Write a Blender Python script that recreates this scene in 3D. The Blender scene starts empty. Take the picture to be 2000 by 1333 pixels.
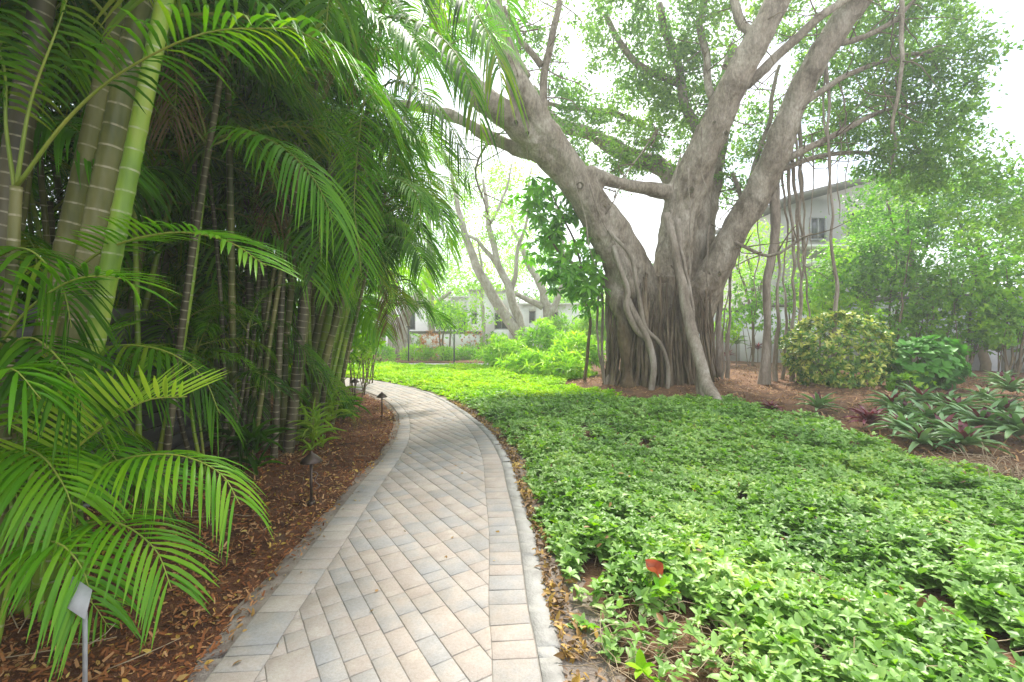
import bpy, math, random
import numpy as np
from mathutils import Vector, noise

random.seed(7)
rng = np.random.default_rng(7)
sc = bpy.context.scene
COL = sc.collection
R = math.radians

# ------------------------------------------------------------------ camera
EYE, FPX, HOR = 1.6, 900.0, 640.0
cam_d = bpy.data.cameras.new('camera')
cam = bpy.data.objects.new('camera', cam_d)
COL.objects.link(cam)
cam.location = (0, 0, EYE)
cam.rotation_euler = (R(90), 0, 0)
cam_d.sensor_width = 36
cam_d.lens = 36 * FPX / 2000
cam_d.shift_y = -(666.5 - HOR) / 2000
cam_d.clip_start = 0.05
cam_d.clip_end = 600
sc.camera = cam

# ------------------------------------------------------------------ light
SUN_EL, SUN_AZ = 56, 14           # azimuth measured from +Y towards +X
w = bpy.data.worlds.new('World')
sc.world = w
w.use_nodes = True
nt = w.node_tree
nt.nodes.clear()
out = nt.nodes.new('ShaderNodeOutputWorld')
sky = nt.nodes.new('ShaderNodeTexSky')
sky.sky_type = 'NISHITA'
sky.sun_disc = False
sky.sun_elevation = R(SUN_EL)
sky.sun_rotation = R(SUN_AZ)
bg1 = nt.nodes.new('ShaderNodeBackground'); bg1.inputs[1].default_value = 0.13
bg2 = nt.nodes.new('ShaderNodeBackground'); bg2.inputs[0].default_value = (0.93, 0.97, 1.0, 1); bg2.inputs[1].default_value = 1.1
mx = nt.nodes.new('ShaderNodeMixShader')
tc = nt.nodes.new('ShaderNodeTexCoord')
mp = nt.nodes.new('ShaderNodeMapping'); mp.inputs['Scale'].default_value = (1, 1, 2.2)
nz = nt.nodes.new('ShaderNodeTexNoise'); nz.inputs['Scale'].default_value = 2.2; nz.inputs['Detail'].default_value = 6
rp = nt.nodes.new('ShaderNodeValToRGB')
rp.color_ramp.elements[0].position = 0.36; rp.color_ramp.elements[0].color = (0.35, 0.35, 0.35, 1)
rp.color_ramp.elements[1].position = 0.55; rp.color_ramp.elements[1].color = (1, 1, 1, 1)
L = nt.links.new
L(tc.outputs['Generated'], mp.inputs[0]); L(mp.outputs[0], nz.inputs['Vector']); L(nz.outputs[0], rp.inputs[0])
L(sky.outputs[0], bg1.inputs[0]); L(rp.outputs[0], mx.inputs[0]); L(bg1.outputs[0], mx.inputs[1]); L(bg2.outputs[0], mx.inputs[2])
L(mx.outputs[0], out.inputs[0])

sd = bpy.data.lights.new('sun', 'SUN')
sd.energy = 3.6
sd.angle = R(8)
sd.color = (1.0, 0.95, 0.86)
sun = bpy.data.objects.new('sun', sd)
COL.objects.link(sun)
dv = Vector((math.sin(R(SUN_AZ)) * math.cos(R(SUN_EL)), math.cos(R(SUN_AZ)) * math.cos(R(SUN_EL)), math.sin(R(SUN_EL))))
sun.rotation_euler = dv.to_track_quat('Z', 'Y').to_euler()
sc.view_settings.view_transform = 'Standard'
sc.view_settings.look = 'None'
sc.view_settings.exposure = 1.2
sc.view_settings.gamma = 1
sc.view_settings.use_curve_mapping = False
sc.cycles.use_denoising = True
sc.cycles.max_bounces = 8
sc.cycles.transparent_max_bounces = 8
sc.cycles.volume_bounces = 1


def P(px, py, d):
    """a place seen at photo pixel (px, py) and standing d metres away"""
    return np.array(((px - 1000) * d / FPX, d, EYE + (HOR - py) * d / FPX))


def G(px, py):
    d = EYE * FPX / (py - HOR)
    return np.array(((px - 1000) * d / FPX, d, 0.0))


# ------------------------------------------------------------------ materials
def new_mat(name):
    m = bpy.data.materials.new(name)
    m.use_nodes = True
    m.node_tree.nodes.clear()
    return m, m.node_tree.nodes, m.node_tree.links.new


def rgb(c):
    return (c[0], c[1], c[2], 1)


def ramp(N, stops, interp='LINEAR'):
    r = N.new('ShaderNodeValToRGB')
    r.color_ramp.interpolation = interp
    e = r.color_ramp.elements
    e[0].position, e[0].color = stops[0][0], rgb(stops[0][1])
    e[1].position, e[1].color = stops[-1][0], rgb(stops[-1][1])
    for p, c in stops[1:-1]:
        k = e.new(p); k.color = rgb(c)
    return r


def leaf_mat(name, stops, rough=0.38, trans=0.35, glow=(1.5, 1.9, 0.6), patch=1.2, spec=0.5, objrand=0.5):
    """stops: list of colours spread over random leaves"""
    m, N, K = new_mat(name)
    o = N.new('ShaderNodeOutputMaterial')
    g = N.new('ShaderNodeNewGeometry'); oi = N.new('ShaderNodeObjectInfo')
    n = N.new('ShaderNodeTexNoise'); n.inputs['Scale'].default_value = patch; n.inputs['Detail'].default_value = 2
    K(g.outputs['Position'], n.inputs['Vector'])
    a = N.new('ShaderNodeMath'); a.operation = 'MULTIPLY_ADD'
    K(oi.outputs['Random'], a.inputs[0]); a.inputs[1].default_value = objrand
    b = N.new('ShaderNodeMath'); b.operation = 'MULTIPLY_ADD'
    K(g.outputs['Random Per Island'], b.inputs[0]); b.inputs[1].default_value = 0.55
    b2 = N.new('ShaderNodeMath'); b2.operation = 'MULTIPLY_ADD'
    K(n.outputs[0], b2.inputs[0]); b2.inputs[1].default_value = 1.3; b2.inputs[2].default_value = -0.42 - objrand * 0.5
    K(b2.outputs[0], b.inputs[2]); K(b.outputs[0], a.inputs[2])
    r = ramp(N, [(i / (len(stops) - 1), c) for i, c in enumerate(stops)])
    K(a.outputs[0], r.inputs[0])
    p = N.new('ShaderNodeBsdfPrincipled')
    K(r.outputs[0], p.inputs['Base Color'])
    p.inputs['Roughness'].default_value = rough
    p.inputs['Specular IOR Level'].default_value = spec
    t = N.new('ShaderNodeBsdfTranslucent')
    mu = N.new('ShaderNodeMix'); mu.data_type = 'RGBA'; mu.blend_type = 'MULTIPLY'; mu.inputs[0].default_value = 1
    K(r.outputs[0], mu.inputs[6]); mu.inputs[7].default_value = rgb(glow)
    K(mu.outputs[2], t.inputs[0])
    s = N.new('ShaderNodeMixShader'); s.inputs[0].default_value = trans
    K(p.outputs[0], s.inputs[1]); K(t.outputs[0], s.inputs[2]); K(s.outputs[0], o.inputs[0])
    return m


def noise_mat(name, stops, scale=3.0, rough=0.8, bump=0.3, bscale=40.0, stretch=(1, 1, 1), detail=6, spec=0.3, island=0.0, objr=0.0, dist=0.02):
    m, N, K = new_mat(name)
    o = N.new('ShaderNodeOutputMaterial')
    g = N.new('ShaderNodeNewGeometry')
    mp = N.new('ShaderNodeMapping'); mp.inputs['Scale'].default_value = stretch
    K(g.outputs['Position'], mp.inputs[0])
    n = N.new('ShaderNodeTexNoise'); n.inputs['Scale'].default_value = scale; n.inputs['Detail'].default_value = detail
    n.inputs['Roughness'].default_value = 0.62
    K(mp.outputs[0], n.inputs['Vector'])
    f = n.outputs[0]
    if island or objr:
        src = g.outputs['Random Per Island'] if island else N.new('ShaderNodeObjectInfo').outputs['Random']
        a = N.new('ShaderNodeMath'); a.operation = 'MULTIPLY_ADD'
        k = island or objr
        K(src, a.inputs[0]); a.inputs[1].default_value = k
        a2 = N.new('ShaderNodeMath'); a2.operation = 'SUBTRACT'
        K(f, a2.inputs[0]); a2.inputs[1].default_value = k / 2
        K(a2.outputs[0], a.inputs[2]); f = a.outputs[0]
    r = ramp(N, [(0.28 + 0.44 * i / (len(stops) - 1), c) for i, c in enumerate(stops)])
    K(f, r.inputs[0])
    p = N.new('ShaderNodeBsdfPrincipled')
    K(r.outputs[0], p.inputs['Base Color'])
    p.inputs['Roughness'].default_value = rough
    p.inputs['Specular IOR Level'].default_value = spec
    n2 = N.new('ShaderNodeTexNoise'); n2.inputs['Scale'].default_value = bscale; n2.inputs['Detail'].default_value = 5
    K(mp.outputs[0], n2.inputs['Vector'])
    bp = N.new('ShaderNodeBump'); bp.inputs['Strength'].default_value = bump; bp.inputs['Distance'].default_value = dist
    K(n2.outputs[0], bp.inputs['Height']); K(bp.outputs[0], p.inputs['Normal'])
    K(p.outputs[0], o.inputs[0])
    return m


def ring_mat(name, stops, ring, spacing=0.12, width=0.07, scale=2.5):
    """palm cane: colour from noise, pale leaf-scar rings from the length along the cane (UV v, metres)"""
    m, N, K = new_mat(name)
    o = N.new('ShaderNodeOutputMaterial')
    g = N.new('ShaderNodeNewGeometry'); uv = N.new('ShaderNodeUVMap'); sp = N.new('ShaderNodeSeparateXYZ')
    K(uv.outputs[0], sp.inputs[0])
    n = N.new('ShaderNodeTexNoise'); n.inputs['Scale'].default_value = scale; n.inputs['Detail'].default_value = 4
    mp = N.new('ShaderNodeMapping'); mp.inputs['Scale'].default_value = (3, 3, 0.6)
    K(g.outputs['Position'], mp.inputs[0]); K(mp.outputs[0], n.inputs['Vector'])
    r = ramp(N, [(0.3 + 0.4 * i / (len(stops) - 1), c) for i, c in enumerate(stops)])
    K(n.outputs[0], r.inputs[0])
    nw = N.new('ShaderNodeTexNoise'); nw.inputs['Scale'].default_value = 7
    K(g.outputs['Position'], nw.inputs['Vector'])
    wob = N.new('ShaderNodeMath'); wob.operation = 'MULTIPLY_ADD'; wob.inputs[1].default_value = 0.02
    K(nw.outputs[0], wob.inputs[0]); K(sp.outputs[1], wob.inputs[2])
    d = N.new('ShaderNodeMath'); d.operation = 'DIVIDE'; d.inputs[1].default_value = spacing; K(wob.outputs[0], d.inputs[0])
    fr = N.new('ShaderNodeMath'); fr.operation = 'FRACT'; K(d.outputs[0], fr.inputs[0])
    lt = ramp(N, [(0.0, (1, 1, 1)), (width, (1, 1, 1)), (width + 0.04, (0, 0, 0))]); K(fr.outputs[0], lt.inputs[0])
    nb = N.new('ShaderNodeTexNoise'); nb.inputs['Scale'].default_value = 30
    K(g.outputs['Position'], nb.inputs['Vector'])
    rb = ramp(N, [(0.35, (0.25, 0.25, 0.25)), (0.6, (1, 1, 1))]); K(nb.outputs[0], rb.inputs[0])
    mm = N.new('ShaderNodeMath'); mm.operation = 'MULTIPLY'; K(lt.outputs[0], mm.inputs[0]); K(rb.outputs[0], mm.inputs[1])
    mixc = N.new('ShaderNodeMix'); mixc.data_type = 'RGBA'
    K(mm.outputs[0], mixc.inputs[0]); K(r.outputs[0], mixc.inputs[6]); mixc.inputs[7].default_value = rgb(ring)
    p = N.new('ShaderNodeBsdfPrincipled'); p.inputs['Roughness'].default_value = 0.5
    K(mixc.outputs[2], p.inputs['Base Color']); K(p.outputs[0], o.inputs[0])
    return m


def plain(name, c, rough=0.6, metal=0.0):
    m, N, K = new_mat(name)
    o = N.new('ShaderNodeOutputMaterial'); p = N.new('ShaderNodeBsdfPrincipled')
    n = N.new('ShaderNodeTexNoise'); n.inputs['Scale'].default_value = 12; n.inputs['Detail'].default_value = 5
    g = N.new('ShaderNodeNewGeometry'); K(g.outputs['Position'], n.inputs['Vector'])
    r = ramp(N, [(0.3, [x * 0.75 for x in c]), (0.7, [min(1, x * 1.15) for x in c])]); K(n.outputs[0], r.inputs[0])
    K(r.outputs[0], p.inputs['Base Color'])
    p.inputs['Roughness'].default_value = rough; p.inputs['Metallic'].default_value = metal
    K(p.outputs[0], o.inputs[0])
    return m


M = {}
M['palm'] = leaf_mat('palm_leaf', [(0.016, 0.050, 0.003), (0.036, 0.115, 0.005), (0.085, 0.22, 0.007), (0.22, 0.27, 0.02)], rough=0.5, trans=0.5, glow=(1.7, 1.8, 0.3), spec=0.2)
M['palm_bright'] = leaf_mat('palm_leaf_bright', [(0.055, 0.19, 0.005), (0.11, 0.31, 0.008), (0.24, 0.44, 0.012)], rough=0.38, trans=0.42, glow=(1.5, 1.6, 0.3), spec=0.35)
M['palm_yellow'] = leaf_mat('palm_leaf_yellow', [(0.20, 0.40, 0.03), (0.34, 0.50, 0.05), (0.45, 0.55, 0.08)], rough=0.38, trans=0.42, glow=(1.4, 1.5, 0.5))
M['rachis'] = noise_mat('palm_rachis', [(0.16, 0.24, 0.03), (0.32, 0.34, 0.06)], scale=3, rough=0.45, bump=0.05)
M['cane_green'] = ring_mat('palm_cane_green', [(0.07, 0.15, 0.010), (0.19, 0.31, 0.022), (0.31, 0.36, 0.05)], (0.36, 0.38, 0.22), spacing=0.13)
M['cane_tan'] = ring_mat('palm_cane_tan', [(0.045, 0.06, 0.012), (0.13, 0.13, 0.03), (0.21, 0.19, 0.07)], (0.38, 0.33, 0.22), spacing=0.14)
M['cane_dark'] = ring_mat('palm_cane_dark', [(0.03, 0.028, 0.014), (0.08, 0.065, 0.033), (0.15, 0.13, 0.07)], (0.34, 0.30, 0.21), spacing=0.085, width=0.12)
M['bark'] = noise_mat('banyan_bark', [(0.12, 0.09, 0.06), (0.30, 0.25, 0.19), (0.40, 0.35, 0.28), (0.52, 0.47, 0.39)], scale=1.5, rough=0.8, bump=0.8, bscale=11, stretch=(1, 1, 0.7), dist=0.07)
def brown_base(m):
    nt_ = m.node_tree; N = nt_.nodes; K = nt_.links.new
    p = [n for n in N if n.type == 'BSDF_PRINCIPLED'][0]
    src = p.inputs['Base Color'].links[0].from_socket
    g = N.new('ShaderNodeNewGeometry'); sp = N.new('ShaderNodeSeparateXYZ'); K(g.outputs['Position'], sp.inputs[0])
    mp = N.new('ShaderNodeMapping'); mp.inputs['Scale'].default_value = (3.5, 3.5, .5); K(g.outputs['Position'], mp.inputs[0])
    n = N.new('ShaderNodeTexNoise'); n.inputs['Scale'].default_value = 1.0; n.inputs['Detail'].default_value = 6; K(mp.outputs[0], n.inputs['Vector'])
    a = N.new('ShaderNodeMath'); a.operation = 'MULTIPLY_ADD'; K(sp.outputs[2], a.inputs[0]); a.inputs[1].default_value = -.16; a.inputs[2].default_value = .42
    b = N.new('ShaderNodeMath'); b.operation = 'ADD'; K(a.outputs[0], b.inputs[0]); K(n.outputs[0], b.inputs[1])
    rr = ramp(N, [(0.38, (0, 0, 0)), (0.72, (1, 1, 1))]); K(b.outputs[0], rr.inputs[0])
    mm = N.new('ShaderNodeMix'); mm.data_type = 'RGBA'; mm.blend_type = 'MULTIPLY'; K(rr.outputs[0], mm.inputs[0]); K(src, mm.inputs[6]); mm.inputs[7].default_value = (.40, .31, .21, 1)
    # thin dark cracks and stains
    mp2 = N.new('ShaderNodeMapping'); mp2.inputs['Scale'].default_value = (1, 1, .45); K(g.outputs['Position'], mp2.inputs[0])
    n2 = N.new('ShaderNodeTexNoise'); n2.inputs['Scale'].default_value = 2.6; n2.inputs['Detail'].default_value = 9; n2.inputs['Roughness'].default_value = .7; K(mp2.outputs[0], n2.inputs['Vector'])
    r2 = ramp(N, [(0.30, (.30, .25, .19)), (0.47, (1, 1, 1))]); K(n2.outputs[0], r2.inputs[0])
    m2 = N.new('ShaderNodeMix'); m2.data_type = 'RGBA'; m2.blend_type = 'MULTIPLY'; m2.inputs[0].default_value = 1; K(mm.outputs[2], m2.inputs[6]); K(r2.outputs[0], m2.inputs[7])
    K(m2.outputs[2], p.inputs['Base Color'])


brown_base(M['bark'])
M['root'] = noise_mat('banyan_root', [(0.035, 0.023, 0.013), (0.12, 0.083, 0.05), (0.30, 0.235, 0.16)], scale=3.5, rough=0.8, bump=0.5, bscale=30, stretch=(1, 1, 0.25), island=0.25, dist=0.03)
M['root_pale'] = noise_mat('banyan_hanging_root', [(0.13, 0.10, 0.075), (0.29, 0.24, 0.19), (0.44, 0.39, 0.33)], scale=3.5, rough=0.8, bump=0.5, bscale=30, stretch=(1, 1, 0.25), island=0.2, dist=0.03)
M['root_dark'] = noise_mat('banyan_core', [(0.035, 0.028, 0.018), (0.09, 0.075, 0.04), (0.15, 0.13, 0.06)], scale=3, rough=0.9, bump=0.6, bscale=14, stretch=(1, 1, 0.2), dist=0.06)
M['bark_far'] = noise_mat('pale_bark', [(0.24, 0.21, 0.17), (0.42, 0.38, 0.33), (0.5, 0.47, 0.42)], scale=2, rough=0.85, bump=0.3, bscale=8)
M['twig'] = noise_mat('twig_bark', [(0.10, 0.075, 0.05), (0.22, 0.17, 0.11)], scale=4, rough=0.85, bump=0.2)
M['fig'] = leaf_mat('fig_leaf', [(0.035, 0.10, 0.02), (0.09, 0.20, 0.035), (0.24, 0.38, 0.06)], rough=0.4, trans=0.52, glow=(1.6, 1.8, 0.8), patch=0.6)
M['cover'] = leaf_mat('cover_leaf', [(0.05, 0.15, 0.015), (0.17, 0.33, 0.05), (0.28, 0.45, 0.12), (0.44, 0.56, 0.07)], rough=0.46, trans=0.30, glow=(1.3, 1.5, 0.5), patch=1.1, spec=0.6)
M['cover_far'] = leaf_mat('cover_leaf_backlit_lime', [(0.09, 0.28, 0.001), (0.21, 0.44, 0.002), (0.33, 0.55, 0.003), (0.45, 0.60, 0.006)], rough=0.55, trans=0.35, glow=(1.4, 1.5, 0.2), spec=.25, patch=0.8)  # lime tone has the far strip's backlight painted into the leaf colour
M['lime'] = leaf_mat('lime_shrub_leaf', [(0.10, 0.25, 0.02), (0.28, 0.48, 0.03), (0.48, 0.60, 0.06)], rough=0.45, trans=0.4)
M['varieg'] = leaf_mat('variegated_leaf', [(0.03, 0.12, 0.01), (0.12, 0.26, 0.03), (0.62, 0.62, 0.14), (0.85, 0.80, 0.36)], rough=0.4, trans=0.25, glow=(1.2, 1.3, 0.7), patch=4)
M['shrub'] = leaf_mat('shrub_leaf', [(0.05, 0.15, 0.006), (0.15, 0.33, 0.012), (0.33, 0.50, 0.02)], rough=0.42, trans=0.38, patch=1.5)
M['bigleaf'] = leaf_mat('broad_leaf', [(0.025, 0.11, 0.012), (0.055, 0.20, 0.02), (0.10, 0.29, 0.035)], rough=0.5, trans=0.22, spec=.35)
M['scheff'] = leaf_mat('umbrella_leaf', [(0.03, 0.11, 0.008), (0.075, 0.23, 0.015), (0.17, 0.38, 0.02)], rough=0.32, trans=0.4, spec=0.45)
M['oyster'] = leaf_mat('oyster_leaf', [(0.06, 0.14, 0.05), (0.16, 0.29, 0.12), (0.28, 0.40, 0.18)], rough=0.42, trans=0.12, patch=3)
M['purple'] = leaf_mat('purple_leaf', [(0.045, 0.008, 0.018), (0.12, 0.02, 0.04), (0.20, 0.05, 0.06)], rough=0.4, trans=0.2, glow=(1.6, 0.6, 0.7))
M['red'] = leaf_mat('red_leaf', [(0.10, 0.03, 0.03), (0.35, 0.03, 0.03), (0.5, 0.10, 0.07)], rough=0.4, trans=0.3, glow=(1.6, 0.7, 0.7))
M['croton'] = leaf_mat('croton_leaf', [(0.15, 0.10, 0.03), (0.45, 0.18, 0.06), (0.5, 0.33, 0.12)], rough=0.4, trans=0.3, glow=(1.5, 0.9, 0.6))
M['litter'] = leaf_mat('fallen_leaf_litter', [(0.10, 0.05, 0.02), (0.24, 0.13, 0.04), (0.48, 0.30, 0.04), (0.42, 0.36, 0.16)], rough=0.6, trans=0.1, patch=3)
M['chip'] = leaf_mat('mulch_chip', [(0.05, 0.018, 0.008), (0.15, 0.05, 0.018), (0.27, 0.10, 0.035), (0.45, 0.27, 0.13)], rough=0.8, trans=0.0, patch=1.5, spec=0.2)
M['chip_tan'] = leaf_mat('mulch_chip_tan', [(0.07, 0.03, 0.015), (0.21, 0.10, 0.045), (0.35, 0.20, 0.09), (0.48, 0.32, 0.17)], rough=0.8, trans=0.0, patch=1.2, spec=0.2)
M['mulch'] = noise_mat('mulch', [(0.028, 0.011, 0.006), (0.085, 0.032, 0.015), (0.15, 0.06, 0.027), (0.10, 0.06, 0.04)], scale=5, rough=0.95, bump=1.0, bscale=60, detail=10, dist=0.03)
M['mulch_tan'] = noise_mat('dry_mulch', [(0.045, 0.024, 0.014), (0.14, 0.07, 0.036), (0.22, 0.12, 0.065)], scale=3, rough=0.95, bump=1.0, bscale=50, detail=10, dist=0.03)
M['soil'] = noise_mat('soil', [(0.05, 0.04, 0.03), (0.13, 0.10, 0.075), (0.2, 0.17, 0.13)], scale=3, rough=0.95, bump=0.8, bscale=30, dist=0.03)
M['sand'] = noise_mat('sandy_soil', [(0.10, 0.075, 0.06), (0.21, 0.17, 0.14), (0.30, 0.26, 0.22)], scale=9, rough=0.95, bump=0.8, bscale=90, dist=0.01)
PAV = [(0.285, 0.28, 0.275), (0.315, 0.30, 0.285), (0.35, 0.318, 0.288), (0.345, 0.30, 0.268), (0.39, 0.352, 0.31)]
M['paver'] = noise_mat('paver_concrete', PAV, scale=5, rough=0.85, bump=0.35, bscale=160, objr=0.34, dist=0.006, detail=8)
M['paver_far'] = noise_mat('paver_concrete_far', PAV, scale=5, rough=0.85, bump=0.35, bscale=160, island=0.34, dist=0.006, detail=8)


def speckle(m, sc1, lo1, sc2, lo2, stretch=(1, 1, 1)):
    N = m.node_tree.nodes; K = m.node_tree.links.new
    p = [n for n in N if n.type == 'BSDF_PRINCIPLED'][0]
    src = p.inputs['Base Color'].links[0].from_socket
    g = N.new('ShaderNodeNewGeometry'); mp = N.new('ShaderNodeMapping'); mp.inputs['Scale'].default_value = stretch; K(g.outputs['Position'], mp.inputs[0])
    for s_, lo in ((sc1, lo1), (sc2, lo2)):
        n = N.new('ShaderNodeTexNoise'); n.inputs['Scale'].default_value = s_; n.inputs['Detail'].default_value = 6; n.inputs['Roughness'].default_value = .75; K(mp.outputs[0], n.inputs['Vector'])
        q = ramp(N, [(0.36, (lo, lo * .97, lo * .93)), (0.58, (1, 1, 1))]); K(n.outputs[0], q.inputs[0])
        x = N.new('ShaderNodeMix'); x.data_type = 'RGBA'; x.blend_type = 'MULTIPLY'; x.inputs[0].default_value = 1; K(src, x.inputs[6]); K(q.outputs[0], x.inputs[7]); src = x.outputs[2]
    K(src, p.inputs['Base Color'])


speckle(M['paver'], 70, .85, 1.7, .86); speckle(M['paver_far'], 70, .85, 1.7, .86)
speckle(M['bark'], 28, .60, 6, .62, (1, 1, .3)); speckle(M['bark_far'], 12, .7, 3, .8, (1, 1, .4)); speckle(M['root'], 30, .7, 6, .7, (1, 1, .3)); speckle(M['root_pale'], 30, .7, 6, .7, (1, 1, .3))
M['joint'] = noise_mat('joint_sand', [(0.17, 0.155, 0.13), (0.29, 0.265, 0.23)], scale=20, rough=0.95, bump=0.5)
M['concrete'] = noise_mat('kerb_concrete', [(0.20, 0.19, 0.175), (0.31, 0.30, 0.28), (0.38, 0.37, 0.35)], scale=6, rough=0.9, bump=0.5, bscale=70, dist=0.01, detail=9)
M['fence'] = noise_mat('fence_paint', [(0.05, 0.048, 0.048), (0.085, 0.08, 0.078), (0.12, 0.112, 0.106)], scale=2, rough=0.6, bump=0.3, bscale=10, stretch=(4, 0.4, 6))
M['fence_edge'] = noise_mat('fence_rail_wood', [(0.14, 0.13, 0.12), (0.26, 0.24, 0.22)], scale=3, rough=0.8, bump=0.3, bscale=20)
M['stucco'] = noise_mat('white_stucco', [(0.66, 0.66, 0.65), (0.78, 0.78, 0.77), (0.84, 0.84, 0.83)], scale=0.8, rough=0.9, bump=0.3, bscale=50)
M['stucco_grey'] = noise_mat('grey_stucco', [(0.30, 0.29, 0.28), (0.40, 0.385, 0.37)], scale=0.7, rough=0.9, bump=0.3, bscale=50)
M['wallpaint'] = noise_mat('wall_paint', [(0.40, 0.41, 0.43), (0.58, 0.59, 0.61), (0.68, 0.69, 0.70)], scale=1.0, rough=0.9, bump=0.3, bscale=30)
M['coping'] = noise_mat('dark_coping', [(0.10, 0.095, 0.085), (0.18, 0.17, 0.15)], scale=3, rough=0.8, bump=0.3)
M['glass'] = plain('window_glass', (0.05, 0.06, 0.07), 0.12)
M['frame'] = plain('window_frame', (0.25, 0.25, 0.26), 0.5)
M['bronze'] = plain('bronze_metal', (0.075, 0.052, 0.042), 0.42, 0.55)
M['steel'] = plain('sign_metal', (0.34, 0.34, 0.34), 0.6, 0.0)
M['post'] = plain('dark_post', (0.045, 0.05, 0.045), 0.5)
M['dry'] = noise_mat('dry_stem', [(0.22, 0.15, 0.09), (0.42, 0.33, 0.22)], scale=6, rough=0.9, bump=0.1, island=0.3)
M['dead'] = leaf_mat('dead_orange_leaf', [(0.10, 0.025, 0.012), (0.34, 0.07, 0.03), (0.48, 0.17, 0.09)], rough=0.5, trans=0.25, glow=(1.3, 0.8, 0.6), patch=12)


# ------------------------------------------------------------------ mesh helpers
def mk(name, V, F, mat, uv=None, smooth=False, mats=None, midx=None):
    """V (n,3), F (m,k) array or list of arrays of different k"""
    me = bpy.data.meshes.new(name)
    V = np.asarray(V, dtype=np.float32)
    Fs = F if isinstance(F, list) else [F]
    Fs = [np.asarray(f, dtype=np.int32) for f in Fs if len(f)]
    me.vertices.add(len(V)); me.vertices.foreach_set('co', V.ravel())
    lv = np.concatenate([f.ravel() for f in Fs])
    cnt = np.concatenate([np.full(len(f), f.shape[1], dtype=np.int32) for f in Fs])
    st = np.concatenate([[0], np.cumsum(cnt)[:-1]]).astype(np.int32)
    me.loops.add(len(lv)); me.loops.foreach_set('vertex_index', lv)
    me.polygons.add(len(cnt)); me.polygons.foreach_set('loop_start', st)
    try:
        me.polygons.foreach_set('loop_total', cnt)
    except Exception:
        pass
    if midx is not None:
        me.polygons.foreach_set('material_index', np.asarray(midx, dtype=np.int32))
    me.update(calc_edges=True)
    if uv is not None:
        ul = me.uv_layers.new(name='UVMap')
        ul.data.foreach_set('uv', np.asarray(uv, dtype=np.float32)[lv].ravel())
    if smooth:
        me.polygons.foreach_set('use_smooth', np.ones(len(cnt), dtype=bool))
    for m_ in (mats or [mat]):
        me.materials.append(m_)
    return me


def ob(name, me, parent=None, loc=None):
    o = bpy.data.objects.new(name, me)
    COL.objects.link(o)
    if parent is not None:
        o.parent = parent
    if loc is not None:
        o.location = loc
    return o


def tag(o, label=None, cat=None, group=None, kind=None):
    if label: o['label'] = label
    if cat: o['category'] = cat
    if group: o['group'] = group
    if kind: o['kind'] = kind
    return o


def thing(name, label, cat, loc=(0, 0, 0), group=None):
    e = bpy.data.objects.new(name, None)
    COL.objects.link(e)
    e.location = loc
    e.empty_display_size = 0.1
    return tag(e, label, cat, group)


def rel(V, o):
    return np.asarray(V) - np.array(o.location)


class MB:
    """collects geometry"""
    def __init__(s):
        s.V, s.T, s.Q, s.U, s.n = [], [], [], [], 0

    def add(s, V, T=None, Q=None, U=None):
        V = np.asarray(V, float)
        if T is not None and len(T): s.T.append(np.asarray(T) + s.n)
        if Q is not None and len(Q): s.Q.append(np.asarray(Q) + s.n)
        s.V.append(V); s.U.append(np.zeros((len(V), 2)) if U is None else U)
        s.n += len(V)

    def box(s, c, size, rot=0.0):
        x, y, z = [a / 2 for a in size]
        v = np.array([(-x, -y, -z), (x, -y, -z), (x, y, -z), (-x, y, -z), (-x, -y, z), (x, -y, z), (x, y, z), (-x, y, z)])
        cr, sr = math.cos(rot), math.sin(rot)
        v = np.stack([v[:, 0] * cr - v[:, 1] * sr, v[:, 0] * sr + v[:, 1] * cr, v[:, 2]], 1) + np.array(c)
        s.add(v, Q=[(0, 3, 2, 1), (4, 5, 6, 7), (0, 1, 5, 4), (1, 2, 6, 5), (2, 3, 7, 6), (3, 0, 4, 7)])

    def mesh(s, name, mat, off=None, smooth=False):
        V = np.concatenate(s.V)
        if off is not None: V = V - np.array(off)
        Fs = []
        if s.Q: Fs.append(np.concatenate(s.Q))
        if s.T: Fs.append(np.concatenate(s.T))
        return mk(name, V, Fs, mat, uv=np.concatenate(s.U), smooth=smooth)


def nrm(a):
    return a / np.maximum(np.linalg.norm(a, axis=-1, keepdims=True), 1e-9)


def spline(pts, step=0.15, extra=None):
    """Catmull-Rom through pts; extra (n,) values interpolated alongside"""
    p = np.asarray(pts, float)
    if extra is not None:
        p = np.concatenate([p, np.asarray(extra, float)[:, None]], 1)
    q = np.concatenate([[2 * p[0] - p[1]], p, [2 * p[-1] - p[-2]]])
    res = []
    for i in range(1, len(q) - 2):
        a, b, c, d = q[i - 1], q[i], q[i + 1], q[i + 2]
        n = max(1, int(np.linalg.norm((c - b)[:3]) / step))
        t = np.linspace(0, 1, n, endpoint=False)[:, None]
        res.append(0.5 * (2 * b + (c - a) * t + (2 * a - 5 * b + 4 * c - d) * t ** 2 + (3 * b - a - 3 * c + d) * t ** 3))
    res.append(q[-2][None])
    r = np.concatenate(res)
    return (r[:, :-1], r[:, -1]) if extra is not None else r


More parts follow.
